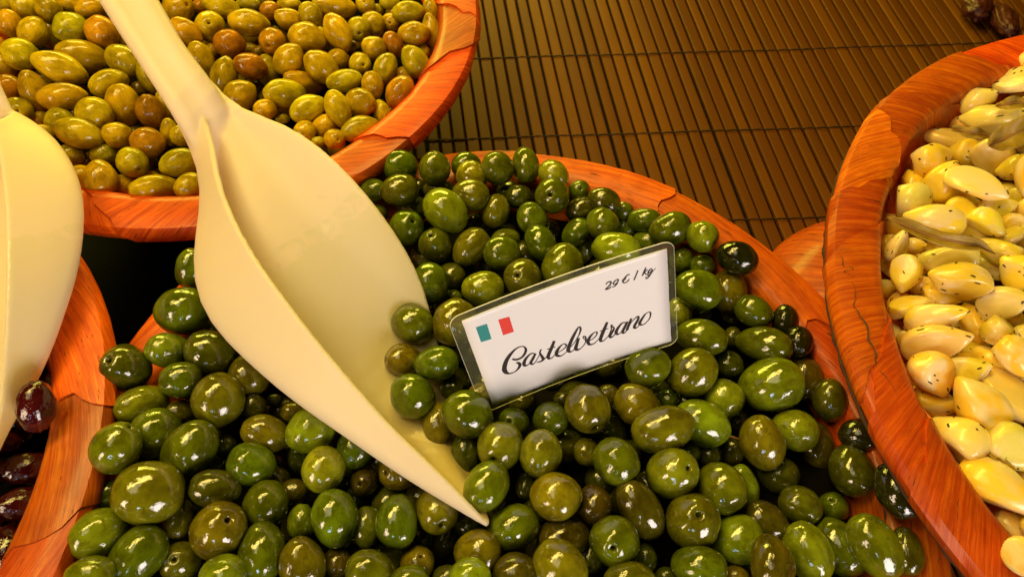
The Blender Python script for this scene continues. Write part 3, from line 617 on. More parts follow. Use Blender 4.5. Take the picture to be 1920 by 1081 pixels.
DARK=[
(-2415,1253,1431,83,-830,-552,1231,844, 'p', 'large purple black olive in the left bowl',0),
(-2846,1341,947,867,187,-461,745,677, 'p', 'eighth from left of purple black olives in the left bowl',0),
(-2598,1043,1060,873,309,-377,1099,807, 'p', 'tenth from left of purple black olives in the left bowl',0),
(-2556,851,1060,584,280,-761,1124,842, 'p', 'ninth from left of purple black olives in the left bowl',0),
(-2535,619,1060,455,-886,-90,1170,787, 'p', 'sixth from left of purple black olives in the left bowl',0),
(-2857,1211,956,900,154,-407,831,755, 'p', 'fifth from left of purple black olives in the left bowl',0),
(-2831,1031,1005,932,-230,-281,896,729, 'p', 'fourth from left of purple black olives in the left bowl',0),
(-2742,816,1016,630,-771,-91,974,706, 'p', 'third from left of purple black olives in the left bowl',0),
(-2921,1258,1086,861,16,-508,1037,768, 'p', 'second from left of purple black olives in the left bowl',0),
(-2680,550,1027,545,143,-826,978,731, 'p', 'first from left of purple black olives in the left bowl',0),
(-2982,1578,928,712,123,-691,959,796, 'p', 'seventh from left of purple black olives in the left bowl',0),
(-2604,1215,826,555,698,-452,900,736, 'd', 'twelfth from left of half sunk olives in the left bowl',1),
(-2646,1122,723,-890,-83,448,846,743, 'd', 'tenth from left of half sunk olives in the left bowl',1),
(-2719,1583,721,484,-337,807,893,717, 'd', 'fourteenth from left of half sunk olives in the left bowl',1),
(-2820,1761,755,236,748,620,828,743, 'd', 'thirteenth from left of half sunk olives in the left bowl',1),
(-2572,947,806,-101,172,980,788,648, 'd', 'eighth from left of half sunk olives in the left bowl',1),
(-2581,681,814,-749,631,-203,747,654, 'd', 'third from left of half sunk olives in the left bowl',1),
(-3032,1830,740,-897,410,165,814,671, 'd', 'fifth from left of half sunk olives in the left bowl',1),
(-2803,1629,821,-458,864,208,770,646, 'd', 'ninth from left of half sunk olives in the left bowl',1),
(-2875,1313,749,-872,-67,484,748,677, 'd', 'second from left of half sunk olives in the left bowl',1),
(-3077,2055,709,-690,544,-477,861,756, 'd', 'sixth from left of half sunk olives in the left bowl',1),
(-2761,1461,801,-379,482,790,817,659, 'd', 'seventh from left of half sunk olives in the left bowl',1),
(-2693,1290,720,-123,-705,698,908,748, 'd', 'eleventh from left of half sunk olives in the left bowl',1),
(-2758,799,835,603,-598,-528,722,626, 'd', 'first from left of half sunk olives in the left bowl',1),
(-2700,972,774,-17,873,-488,751,675, 'd', 'fourth from left of half sunk olives in the left bowl',1)]
GARLIC=[
(3620,3931,1275,-942,82,-324,1500,998, 'c', 'third from left of large cream garlic cloves at the back of the right bowl',0),
(3347,3783,1241,580,-120,806,1116,964, 'c', 'second from left of cream garlic cloves at the back of the right bowl',0),
(3344,3573,1280,-949,208,-235,1775,1054, 'c', 'first from left of large cream garlic cloves at the back of the right bowl',0),
(3270,3661,1122,542,-454,707,859,632, 'o', 'small amber garlic clove at the back of the right bowl',0),
(3063,3479,1160,-937,347,-32,1515,834, 'c', 'first from left of cream garlic cloves at the back of the right bowl',0),
(2856,3246,1213,941,195,277,1290,1098, 'o', 'large amber garlic clove at the back of the right bowl',0),
(3149,3317,1173,752,-617,-234,1074,929, 'y', 'first from left of yellow garlic cloves at the back of the right bowl',0),
(3246,3207,1272,575,-775,-263,1308,1060, 'c', 'second from left of large cream garlic cloves at the back of the right bowl',0),
(3289,3060,1335,-796,233,-559,964,833, 'y', 'second from left of yellow garlic cloves at the back of the right bowl',0),
(2863,3034,1231,321,410,854,1341,1136, 'y', 'second from left of large yellow garlic cloves around the long bay leaf',0),
(2945,2876,1383,675,-671,306,1737,914, 'c', 'second from left of large cream garlic cloves around the long bay leaf',0),
(3272,3267,1094,876,-478,65,890,469, 'y', 'small yellow garlic clove at the back of the right bowl',0),
(2599,2853,1223,-63,-866,-496,1202,1093, 'c', 'large cream garlic clove by the cracked rim',0),
(2911,2957,1102,977,-116,179,860,452, 'y', 'first from left of small yellow garlic cloves around the long bay leaf',0),
(2660,2664,1290,-945,295,-145,1601,937, 'y', 'first from left of large yellow garlic cloves around the long bay leaf',0),
(2902,2767,1233,738,-522,427,998,907, 'y', 'first from left of yellow garlic cloves around the long bay leaf',0),
(3094,2760,1290,883,84,463,1063,747, 'y', 'fourth from left of yellow garlic cloves around the long bay leaf',0),
(2954,2610,1331,498,-837,227,1082,791, 'y', 'third from left of yellow garlic cloves around the long bay leaf',0),
(3314,2876,1245,235,-542,-807,907,611, 'y', 'fifth from left of small yellow garlic cloves around the long bay leaf',0),
(3302,2977,1224,770,-391,504,577,399, 'y', 'second from left of small yellow garlic cloves around the long bay leaf',0),
(3029,2859,1201,874,-464,-143,722,527, 'c', 'small cream garlic clove around the long bay leaf',0),
(3169,2647,1302,929,-205,308,790,547, 'y', 'fourth from left of small yellow garlic cloves around the long bay leaf',0),
(2410,2485,1244,139,525,840,1025,626, 'c', 'cream garlic clove by the cracked rim',0),
(2570,2541,1183,655,-418,629,585,468, 'o', 'first from left of small amber garlic cloves by the cracked rim',0),
(2915,2612,1198,861,-490,135,1248,684, 'y', 'second from left of yellow garlic cloves around the long bay leaf',0),
(2663,2375,1276,-951,75,-300,1671,879, 'c', 'first from left of large cream garlic cloves around the long bay leaf',0),
(3001,2433,1298,-742,599,-301,1416,779, 'y', 'fifth from left of yellow garlic cloves around the long bay leaf',0),
(3100,2551,1305,838,266,476,897,582, 'y', 'third from left of small yellow garlic cloves around the long bay leaf',0),
(2403,2287,1238,-265,-890,-371,1080,795, 'o', 'amber garlic clove by the cracked rim',0),
(2630,2171,1349,-950,307,57,1594,1041, 'y', 'third from left of large yellow garlic cloves around the long bay leaf',0),
(3001,2394,1160,706,-688,172,1091,797, 'c', 'first from left of cream garlic cloves around the long bay leaf',0),
(3015,2256,1347,-669,744,2,1048,953, 'y', 'sixth from left of yellow garlic cloves around the long bay leaf',0),
(2562,2260,1171,681,-504,531,881,618, 'o', 'second from left of small amber garlic cloves by the cracked rim',0),
(2403,2078,1202,964,183,193,1242,660, 'o', 'amber garlic clove mid right bowl',0),
(2457,1959,1304,618,-181,766,1503,791, 'y', 'first from left of yellow garlic cloves mid right bowl',0),
(2420,1797,1283,664,-128,736,1670,949, 'c', 'large cream garlic clove mid right bowl',0),
(2596,2150,1213,954,-295,58,1072,564, 'o', 'amber garlic clove around the long bay leaf',0),
(2878,2052,1313,675,-196,712,1319,877, 'c', 'cream garlic clove mid right bowl',0),
(2745,1973,1217,-187,974,-128,1236,788, 'y', 'third from left of yellow garlic cloves mid right bowl',0),
(2782,1847,1333,626,-769,-133,947,850, 'y', 'fifth from left of yellow garlic cloves mid right bowl',0),
(2726,1837,1146,954,-247,172,1045,550, 'y', 'second from left of small yellow garlic cloves mid right bowl',0),
(2349,1600,1277,560,-684,-468,1222,981, 'o', 'first from left of amber garlic cloves at the front of the right bowl',0),
(2411,1501,1134,922,-375,102,1118,754, 'o', 'second from left of amber garlic cloves at the front of the right bowl',0),
(2555,1632,1260,548,-10,837,1127,877, 'y', 'second from left of yellow garlic cloves mid right bowl',0),
(2760,1714,1226,606,-653,454,1159,684, 'y', 'fourth from left of yellow garlic cloves mid right bowl',0),
(2772,1670,1373,388,-920,-60,1135,841, 'y', 'sixth from left of yellow garlic cloves mid right bowl',0),
(2529,1423,1299,-626,686,371,1629,1079, 'y', 'first from left of large yellow garlic cloves at the front of the right bowl',0),
(2724,1486,1265,249,-931,266,1510,1060, 'c', 'second from left of large cream garlic cloves at the front of the right bowl',0),
(2393,1248,1242,-511,846,-150,1338,1138, 'c', 'first from left of large cream garlic cloves at the front of the right bowl',0),
(2623,1183,1293,704,-694,-149,1311,1031, 'c', 'third from left of large cream garlic cloves at the front of the right bowl',0),
(2495,981,1243,674,-611,416,1866,1259, 'y', 'second from left of large yellow garlic cloves at the front of the right bowl',0),
(2596,801,1128,524,-820,233,1097,850, 'c', 'first from left of cream garlic cloves at the front of the right bowl',0),
(2548,1233,1172,39,-972,233,480,252, 'c', 'small cream garlic clove at the front of the right bowl',0),
(2347,1876,1138,113,-803,-585,598,455, 'y', 'first from left of small yellow garlic cloves mid right bowl',0),
(2971,2005,1225,619,-778,110,632,513, 'y', 'third from left of small yellow garlic cloves mid right bowl',0),
(3683,3655,1245,519,-838,170,1359,951, 'y', 'third from left of yellow garlic cloves at the back of the right bowl',0),
(3312,2928,1424,-349,-840,-415,1413,1018, 'y', 'fourth from left of large yellow garlic cloves around the long bay leaf',0),
(3337,2728,1298,742,-666,76,1191,850, 'c', 'second from left of cream garlic cloves around the long bay leaf',0),
(2981,1813,1293,851,-364,379,1065,835, 'y', 'seventh from left of yellow garlic cloves mid right bowl',0),
(2893,1434,1190,354,-934,49,1184,886, 'c', 'third from left of cream garlic cloves at the front of the right bowl',0),
(2757,1040,1215,-111,-977,182,1164,834, 'y', 'first from left of yellow garlic cloves at the front of the right bowl',0),
(2376,598,1466,330,-906,266,981,670, 'c', 'second from left of cream garlic cloves at the front of the right bowl',0),
(3846,4046,1366,689,-539,485,1565,1067, 'c', 'fourth from left of large cream garlic cloves at the back of the right bowl',0),
(2658,757,1284,777,-427,462,1049,786, 'y', 'second from left of yellow garlic cloves at the front of the right bowl',0),
(2386,2326,999,995,5,-101,953,740, 'y', 'first from left of half sunk garlic cloves by the cracked rim',1),
(2327,1976,998,198,185,-963,855,703, 'y', 'first from left of half sunk garlic cloves mid right bowl',1),
(2563,2817,1031,-575,781,242,829,681, 'y', 'third from left of half sunk garlic cloves by the cracked rim',1),
(2380,1579,982,-124,952,279,807,690, 'y', 'second from left of half sunk garlic cloves at the front of the right bowl',1),
(2373,1719,1005,-578,-590,564,897,697, 'y', 'first from left of half sunk garlic cloves at the front of the right bowl',1),
(2441,1140,1053,160,-662,732,879,715, 'y', 'fourth from left of half sunk garlic cloves at the front of the right bowl',1),
(2744,3122,1107,-118,952,283,848,720, 'y', 'seventh from left of half sunk garlic cloves by the cracked rim',1),
(2769,2591,1090,-531,786,317,787,708, 'y', 'first from left of half sunk garlic cloves around the long bay leaf',1),
(3696,3532,1103,-923,206,325,957,803, 'y', 'seventh from left of half sunk garlic cloves at the back of the right bowl',1),
(2502,2646,1009,107,204,-973,782,698, 'y', 'second from left of half sunk garlic cloves by the cracked rim',1),
(2735,2806,998,-937,-183,-296,880,720, 'y', 'eighth from left of half sunk garlic cloves by the cracked rim',1),
(3405,3550,1052,857,508,87,837,688, 'y', 'second from left of half sunk garlic cloves at the back of the right bowl',1),
(2491,2445,1050,959,-205,-194,961,756, 'y', 'fourth from left of half sunk garlic cloves by the cracked rim',1),
(2828,1421,1016,-668,647,-366,1027,808, 'y', 'sixth from left of half sunk garlic cloves at the front of the right bowl',1),
(3757,3887,1118,767,7,-641,944,804, 'y', 'fifth from left of half sunk garlic cloves at the back of the right bowl',1),
(2862,2218,1172,99,-27,995,946,793, 'y', 'fourth from left of half sunk garlic cloves around the long bay leaf',1),
(2459,2153,1074,922,-304,-239,978,765, 'y', 'second from left of half sunk garlic cloves mid right bowl',1),
(3589,3721,1055,-50,-661,-749,910,811, 'y', 'third from left of half sunk garlic cloves at the back of the right bowl',1),
(3542,3498,1029,-287,821,494,991,774, 'y', 'fourth from left of half sunk garlic cloves at the back of the right bowl',1),
(2632,2462,1102,173,-879,445,915,760, 'y', 'tenth from left of half sunk garlic cloves by the cracked rim',1),
(2469,1970,1104,489,-241,-838,909,712, 'y', 'third from left of half sunk garlic cloves mid right bowl',1),
(2638,1738,1118,-819,378,-431,828,688, 'y', 'sixth from left of half sunk garlic cloves mid right bowl',1),
(2673,752,998,171,-6,985,791,694, 'y', 'seventh from left of half sunk garlic cloves at the front of the right bowl',1),
(2869,2675,1006,968,-86,-236,824,700, 'y', 'second from left of half sunk garlic cloves around the long bay leaf',1),
(2819,3230,995,-927,311,210,890,758, 'y', 'sixth from left of half sunk garlic cloves by the cracked rim',1),
(3408,3688,1076,897,441,37,937,726, 'y', 'first from left of half sunk garlic cloves at the back of the right bowl',1),
(2603,2320,1049,-962,74,264,782,696, 'y', 'ninth from left of half sunk garlic cloves by the cracked rim',1),
(2457,1343,1053,219,931,294,927,756, 'y', 'third from left of half sunk garlic cloves at the front of the right bowl',1),
(3289,2569,1130,920,-376,-107,794,699, 'y', 'sixth from left of half sunk garlic cloves around the long bay leaf',1),
(2934,1684,1148,991,47,123,903,792, 'y', 'seventh from left of half sunk garlic cloves mid right bowl',1),
(3070,2989,1147,-174,-480,-860,761,679, 'y', 'third from left of half sunk garlic cloves around the long bay leaf',1),
(2649,2629,995,857,-515,37,933,725, 'y', 'fifth from left of half sunk garlic cloves by the cracked rim',1),
(3869,3908,969,-21,-534,-845,980,755, 'y', 'sixth from left of half sunk garlic cloves at the back of the right bowl',1),
(2736,1963,1013,-824,447,348,990,808, 'y', 'fourth from left of half sunk garlic cloves mid right bowl',1),
(2784,2101,1053,559,463,688,840,727, 'y', 'fifth from left of half sunk garlic cloves mid right bowl',1),
(2569,1431,997,-283,-97,954,970,750, 'y', 'fifth from left of half sunk garlic cloves at the front of the right bowl',1),
(3829,3776,1056,612,-29,-790,829,681, 'y', 'eighth from left of half sunk garlic cloves at the back of the right bowl',1),
(3373,3088,1058,742,364,562,849,733, 'y', 'fifth from left of half sunk garlic cloves around the long bay leaf',1)]
CARD_C=[0.034, 0.17325, 0.14695]
CARD_R=[[0.93459, -0.20487, 0.29082], [0.3341, 0.22475, -0.91535], [0.12216, 0.95264, 0.2785]]
CARD_W,CARD_H=0.11018,0.07395
NAME_STROKES=[[(-3650,-496,812),(-3446,-681,992),(-3130,-670,1083),(-2892,-433,1173),(-2793,-161,992),(-2882,123,541),(-3151,210,632),(-3516,49,1173),(-3937,-375,1804),(-4200,-896,1985),(-4228,-1258,1804),(-4082,-1538,902),(-3803,-1611,541),(-3534,-1494,902),(-3351,-1256,1353),(-3381,-1014,1083),(-3517,-916,541)],[(-2377,-786,451),(-2598,-666,722),(-2902,-868,1173),(-3095,-1172,1534),(-3094,-1421,1173),(-2915,-1460,541),(-2652,-1229,451),(-2361,-831,632)],[(-2339,-792,992),(-2561,-1130,1263),(-2728,-1375,1263),(-2663,-1561,812),(-2476,-1476,406),(-2055,-887,406)],[(-1973,-639,812),(-2099,-863,677),(-2032,-1270,1173),(-2007,-1470,1173),(-2152,-1594,812),(-2416,-1554,451)],[(-2416,-1554,451),(-2082,-1618,451),(-1798,-1397,406),(-1596,-1210,361)],[(-1167,-362,1173),(-1451,-920,1534),(-1688,-1383,1534),(-1679,-1628,1083),(-1492,-1640,541),(-1211,-1419,361)],[(-1655,-825,541),(-1182,-860,541)],[(-1233,-1407,451),(-906,-1361,451),(-637,-1211,541),(-571,-1026,722),(-711,-879,496),(-978,-1028,1083),(-1191,-1355,1534),(-1186,-1642,1263),(-968,-1776,632),(-702,-1658,406),(-474,-1446,361)],[(-474,-1446,361),(-76,-1071,406),(279,-538,586),(398,-141,857),(313,22,632),(110,-237,1083),(-241,-839,1534),(-501,-1431,1624),(-468,-1687,1173),(-262,-1709,451),(66,-1293,361)],[(198,-854,992),(30,-1274,1444),(-77,-1586,1534),(-30,-1760,1263),(179,-1761,541),(461,-1504,451),(582,-1129,632),(559,-915,722),(441,-874,451),(527,-1173,361),(698,-1190,361)],[(677,-1362,451),(954,-1326,451),(1199,-1128,541),(1263,-910,722),(1133,-842,496),(893,-1003,1083),(690,-1332,1444),(702,-1647,1173),(929,-1754,632),(1196,-1600,406),(1477,-1310,361)],[(1921,-358,1083),(1668,-906,1534),(1430,-1468,1534),(1402,-1732,1083),(1579,-1766,541),(1852,-1543,361)],[(1447,-898,451),(1941,-891,451)],[(1852,-1543,361),(2068,-1114,451),(2135,-778,902),(2110,-680,812)],[(2126,-773,451),(2252,-1009,632),(2156,-1231,1173),(1961,-1550,1263),(2025,-1715,902),(2249,-1570,451),(2478,-1255,361)],[(2955,-895,451),(2762,-831,722),(2520,-1061,1173),(2352,-1370,1444),(2381,-1609,1083),(2546,-1616,541),(2794,-1347,451),(3032,-864,632)],[(3059,-842,992),(2850,-1268,1263),(2711,-1556,1263),(2775,-1699,812),(2975,-1585,361)],[(3293,-694,902),(3138,-1095,1173),(2962,-1563,1173)],[(2986,-1446,361),(3350,-920,451),(3622,-721,722),(3709,-765,902),(3643,-999,1083),(3425,-1399,1263),(3442,-1581,992),(3606,-1550,451),(3798,-1291,361)],[(4111,-675,632),(3865,-1041,1173),(3732,-1314,1263),(3821,-1488,812),(4064,-1462,451),(4333,-1137,541),(4404,-753,722),(4337,-622,406),(4161,-666,451),(3998,-897,451)]]
PRICE_STROKES=[[(2133,2523,508),(2233,2624,547),(2364,2629,586),(2427,2558,665),(2352,2405,704),(2197,2261,586),(2056,2165,547)],[(2056,2165,469),(2226,2151,586),(2352,2200,508),(2410,2268,313)],[(2793,2600,430),(2670,2578,586),(2538,2452,626),(2549,2352,508),(2646,2319,430),(2779,2445,508),(2820,2574,508),(2786,2643,352)],[(2804,2501,469),(2704,2291,586),(2574,2190,547),(2453,2198,391)],[(3441,2669,508),(3365,2718,508),(3214,2589,665),(3078,2411,704),(3067,2281,626),(3161,2195,508),(3307,2248,508),(3409,2389,352)],[(3023,2477,391),(3257,2501,313)],[(2986,2395,391),(3230,2420,313)],[(3912,2794,586),(3647,2182,547)],[(4336,2821,626),(4113,2313,665)],[(4426,2647,469),(4256,2501,469),(4309,2369,508),(4463,2229,352)],[(4648,2637,586),(4523,2575,626),(4443,2413,626),(4469,2334,469),(4575,2405,469),(4685,2567,469)],[(4683,2541,508),(4589,2292,586),(4412,2051,547),(4309,2032,508),(4295,2133,274),(4461,2190,352),(4718,2419,274),(4848,2584,195)]]
FLAG=[[-4950,2898,-4356,2833,-4373,1639,-4942,1721],[-3749,2796,-3158,2710,-3141,1511,-3740,1565]]
SCOOP=[[[-19947,32052,17400],[-18925,30381,17468],[-18062,28690,17560],[-17395,27021,17629],[-16817,25459,17634],[-16193,24036,17586],[-15488,22742,17504],[-14745,21555,17388],[-13993,20464,17233],[-13229,19470,17039],[-12456,18551,16810],[-11690,17674,16557],[-10934,16825,16287],[-10181,16009,16002],[-9423,15228,15701],[-8662,14469,15392],[-7904,13719,15087],[-7147,12977,14787],[-6381,12256,14487],[-5598,11570,14179],[-4798,10918,13860],[-3997,10277,13528],[-3210,9632,13183],[-2438,8983,12807],[-1677,8339,12378],[-918,7701,11900]],[[-21152,30853,17200],[-20350,29708,16703],[-19624,28543,16197],[-19046,27314,15699],[-18670,25978,15270],[-18481,24542,14956],[-18371,23068,14733],[-18194,21614,14549],[-17835,20224,14375],[-17246,18940,14206],[-16436,17797,14057],[-15465,16793,13939],[-14419,15888,13840],[-13360,15047,13737],[-12308,14257,13622],[-11253,13522,13502],[-10190,12845,13380],[-9130,12204,13252],[-8087,11573,13111],[-7063,10948,12954],[-6046,10345,12785],[-5026,9775,12607],[-4004,9230,12424],[-2982,8703,12236],[-1963,8189,12044],[-946,7685,11850]],[[-19474,32424,17500],[-18714,31181,17140],[-18052,29986,16721],[-17457,28743,16327],[-16870,27429,16015],[-16275,26142,15714],[-15669,24946,15369],[-15031,23833,14990],[-14355,22794,14587],[-13650,21830,14150],[-12919,20947,13668],[-12143,20157,13147],[-11308,19469,12591],[-10418,18863,12011],[-9495,18280,11430],[-8568,17641,10900],[-7667,16876,10483],[-6810,15970,10218],[-5983,14969,10102],[-5175,13928,10107],[-4391,12873,10203],[-3641,11815,10371],[-2926,10759,10614],[-2235,9718,10940],[-1565,8702,11347],[-921,7722,11800]],[[-19060,33018,17400],[-17949,31876,17202],[-16742,31015,17064],[-15433,30419,16990],[-14110,29849,16922],[-12851,29144,16801],[-11686,28324,16603],[-10619,27455,16320],[-9644,26568,15954],[-8741,25684,15511],[-7902,24812,14993],[-7128,23945,14398],[-6423,23073,13730],[-5814,22191,12974],[-5328,21292,12115],[-4948,20350,11206],[-4619,19325,10364],[-4285,18192,9705],[-3924,16965,9265],[-3548,15678,9017],[-3165,14359,8937],[-2762,13026,9033],[-2331,11691,9326],[-1868,10361,9858],[-1381,9041,10683],[-896,7760,11750]]]
SCOOP_HANDLE=[[[-28548,40156,22200],[-27674,39024,21798],[-26814,37910,21395],[-25999,36819,20973],[-25199,35756,20546],[-24414,34727,20108],[-23622,33706,19680],[-22824,32694,19261],[-22045,31702,18833],[-21290,30734,18387],[-20540,29773,17942],[-19947,29006,17286],[-19411,28241,16579],[-18864,27343,15957],[-18442,26563,15158],[-18050,25802,14300]],[[-27008,43327,22200],[-26136,42165,21816],[-25279,41024,21433],[-24453,39916,21036],[-23644,38831,20634],[-22861,37783,20216],[-22087,36717,19811],[-21323,35577,19447],[-20573,34457,19084],[-19803,33540,18649],[-19029,32683,18194],[-18288,31849,17706],[-17791,31125,16993],[-17590,30309,16184],[-17472,29476,15346],[-17375,28621,14500]]]
SCOOP2=[[[-30444,28478,18000],[-29879,27405,17998],[-29340,26369,17987],[-28839,25373,17959],[-28376,24412,17916],[-27954,23481,17860],[-27585,22585,17782],[-27272,21727,17677],[-27000,20898,17551],[-26751,20092,17415],[-26523,19305,17270],[-26322,18541,17109],[-26163,17808,16915],[-26051,17107,16682],[-25970,16426,16423],[-25908,15758,16151],[-25868,15103,15863],[-25852,14459,15559],[-25855,13825,15243],[-25879,13199,14911],[-25940,12587,14555],[-26037,11985,14175],[-26162,11390,13777],[-26315,10801,13363],[-26493,10217,12935],[-26683,9632,12500]],[[-30897,30652,16600],[-30004,30216,16363],[-29124,29699,16137],[-28278,29021,15933],[-27484,28178,15748],[-26769,27230,15576],[-26168,26216,15412],[-25695,25151,15265],[-25332,24058,15143],[-25048,22966,15043],[-24825,21897,14953],[-24676,20867,14859],[-24608,19881,14752],[-24604,18936,14631],[-24637,18024,14500],[-24691,17139,14360],[-24776,16284,14209],[-24907,15464,14041],[-25083,14677,13858],[-25307,13923,13662],[-25579,13201,13455],[-25872,12498,13242],[-26138,11792,13034],[-26350,11071,12834],[-26523,10343,12641],[-26683,9619,12450]],[[-31970,29640,17000],[-32234,28884,16676],[-32476,28124,16354],[-32631,27338,16047],[-32651,26508,15760],[-32575,25651,15489],[-32462,24789,15230],[-32319,23922,14992],[-32137,23046,14783],[-31931,22171,14593],[-31705,21302,14415],[-31445,20438,14253],[-31150,19580,14108],[-30840,18733,13971],[-30534,17903,13830],[-30234,17092,13680],[-29941,16299,13523],[-29650,15520,13365],[-29349,14751,13213],[-29029,13993,13071],[-28698,13245,12937],[-28359,12509,12806],[-28002,11787,12683],[-27620,11079,12568],[-27226,10384,12459],[-26835,9700,12350]],[[-32602,30311,17200],[-33451,29857,17111],[-34176,29286,17020],[-34694,28518,16923],[-35039,27596,16823],[-35301,26626,16711],[-35499,25652,16560],[-35611,24672,16342],[-35661,23690,16074],[-35658,22708,15797],[-35522,21709,15553],[-35194,20683,15361],[-34743,19653,15199],[-34265,18658,15026],[-33786,17718,14816],[-33305,16824,14572],[-32818,15961,14314],[-32299,15131,14059],[-31724,14342,13813],[-31106,13588,13574],[-30474,12855,13340],[-29821,12153,13113],[-29126,11500,12901],[-28392,10893,12703],[-27643,10310,12511],[-26896,9735,12320]]]
SCOOP2_HANDLE=[[[-39143,36602,21500],[-38400,35904,21134],[-37660,35208,20768],[-36923,34515,20402],[-36211,33817,20024],[-35510,33118,19641],[-34810,32421,19259],[-34157,31745,18844],[-33595,31106,18363],[-33028,30463,17881],[-32543,29822,17346],[-32069,29175,16800]],[[-38749,39814,21500],[-37898,39007,21107],[-37052,38205,20714],[-36211,37408,20321],[-35406,36605,19911],[-34607,35805,19500],[-33812,35009,19089],[-33109,34098,18665],[-32437,33162,18237],[-31772,32234,17809],[-31233,31343,17305],[-30699,30455,16800]]]
LEAVES=[[[22292,25148,15000],[22854,24543,15200],[23575,23949,15300],[24679,23482,15300],[25909,23281,15200],[27090,23222,15000],[28058,22887,14700]],[[30772,31512,14600],[31234,31425,15200],[31901,31614,15600],[32727,31903,15800],[33845,32165,15800]],[[29017,33113,14300],[29565,32601,14600],[30294,32336,14700],[31274,32270,14600]],[[24908,12484,12800],[24977,11809,13100],[25270,10998,13200],[25748,10680,13000]],[[32724,35329,14300],[33219,35182,14700],[34062,35201,14800],[35019,35182,14700]]]

# ------------------------------------------------------------------ table, cloth and mat
cl = link('table', mesh('table', [(-1.6, -.7, -.009), (1.6, -.7, -.009), (1.6, 1.8, -.009), (-1.6, 1.8, -.009)], [(0, 1, 2, 3)], False), M_CLOTH)
tag(cl, kind='structure', label='black cloth covering the stall table')
YAW = -.150; PITCH_M = .0122
sd = Vector((math.sin(YAW), math.cos(YAW), 0)); st_ang = math.radians(4.0); td = Vector((math.cos(st_ang), math.sin(st_ang), 0))
mat_root = empty('slat_mat', (.2, .5, -.008))
tag(mat_root, 'dark brown slatted bamboo mat under the bowls', 'mat')
def slat_mesh(wd, L):
    h = .004; b = .0009; prof = [(-wd/2, -h), (-wd/2, -b), (-wd/2+b, -b*.15), (-wd*.15, 0), (wd*.15, 0), (wd/2-b, -b*.15), (wd/2, -b), (wd/2, -h)]
    v = []; f = []; n = len(prof); K = 2
    for k in range(K):
        for x, z in prof: v.append((x, -L/2 + L*k/(K-1), z))
    for k in range(K-1):
        for i in range(n-1): f.append((k*n+i, k*n+i+1, (k+1)*n+i+1, (k+1)*n+i))
    f.append(tuple(range(n-1, -1, -1))); f.append(tuple(range((K-1)*n, K*n)))
    return mesh('slat', v, f, False)
slat_meshes = [slat_mesh(PITCH_M*k, 1.05) for k in (.74, .78, .81, .84, .87)]
origin = Vector((-.0006, .5606, 0))
for i in range(-13, 48):
    o = link('slat', random.choice(slat_meshes), M_SLAT, mat_root)
    c = origin + td*((i+.5)*PITCH_M*1.004) + sd*.0
    o.matrix_parent_inverse = mat_root.matrix_world.inverted()
    o.location = c + Vector((0, 0, random.uniform(-.0006, .0002))) - Vector(mat_root.location); o.matrix_parent_inverse = Matrix()
    o.rotation_euler = (0, random.uniform(-.03, .03), -YAW + random.uniform(-.002, .002))
def tube(pts, rad, n=6, closed_ends=True):
    v = []; f = []; m = len(pts)
    for i, p in enumerate(pts):
        d = (Vector(pts[min(i+1, m-1)]) - Vector(pts[max(i-1, 0)])).normalized()
        a = d.orthogonal().normalized() if i == 0 else (a - d*a.dot(d)).normalized()
        b = d.cross(a); r = rad[i] if isinstance(rad, (list, tuple)) else rad
        for k in range(n):
            t = 2*math.pi*k/n; v.append(tuple(Vector(p) + a*math.cos(t)*r + b*math.sin(t)*r))
    for i in range(m-1):
        for k in range(n): f.append((i*n+k, i*n+(k+1) % n, (i+1)*n+(k+1) % n, (i+1)*n+k))
    f.append(tuple(range(n-1, -1, -1))); f.append(tuple(range((m-1)*n, m*n)))
    return v, f
for off, wob in ((0.0, 0), (-.109, 1), (-.2135, 2), (.105, 3), (.21, 4)):
    pts = []
    for i in range(-26, 97):
        x = i*PITCH_M*.5
        p = origin + td*x*1.004 + sd*off*1.0 + Vector((0, .000 + .00035*math.sin(x*40+wob), 0))
        p.z = .0005 if i % 2 else -.0003
        p.y += .0008*max(0, x-.25)*10 if off == 0 else 0
        pts.append(p - Vector(mat_root.location))
    v, f = tube(pts, .0006, 5); link('stitch_thread', mesh('stitch_thread', [tuple(q) for q in v], f), M_THREAD, mat_root)
# ------------------------------------------------------------------ bowls
def bowl_profile(R, zr, zb):
    """closed section from the inside centre over the rolled rim to the outside centre: (radius, height)"""
    d = zr - zb
    ins = [(0, zb+.012), (R*.30, zb+.013), (R*.48, zb+.018), (R*.62, zb+.034), (R*.74, zb+d*.52), (R-.042, zr-.032), (R-.034, zr-.018)]
    rim = [(R-.0310, zr-.0090), (R-.0295, zr-.0035), (R-.0265, zr-.0010), (R-.0130, zr+.0004), (R-.0035, zr-.0004), (R-.0007, zr-.0026), (R, zr-.0070), (R-.0025, zr-.0120), (R-.009, zr-.0165)]
    out = [(R-.017, zr-.024), (R-.034, zr-.042), (R*.70, zb+d*.42), (R*.56, zb+.018), (R*.46, zb), (R*.40, zb-.0005), (0, zb)]
    return ins, rim, out
def resample(p, n):
    P = [Vector((a, b)) for a, b in p]; d = [0]
    for i in range(1, len(P)): d.append(d[-1] + (P[i]-P[i-1]).length)
    out = []
    for k in range(n):
        s = d[-1]*k/(n-1); i = 1
        while i < len(P)-1 and d[i] < s: i += 1
        t = (s-d[i-1])/(d[i]-d[i-1]); p0 = P[max(i-2, 0)]; p1 = P[i-1]; p2 = P[i]; p3 = P[min(i+1, len(P)-1)]
        t2, t3 = t*t, t*t*t
        out.append(.5*((2*p1)+(p2-p0)*t+(2*p0-5*p1+4*p2-p3)*t2+(-p0+3*p1-3*p2+p3)*t3))
    return out, d[-1]
VENEER = {}
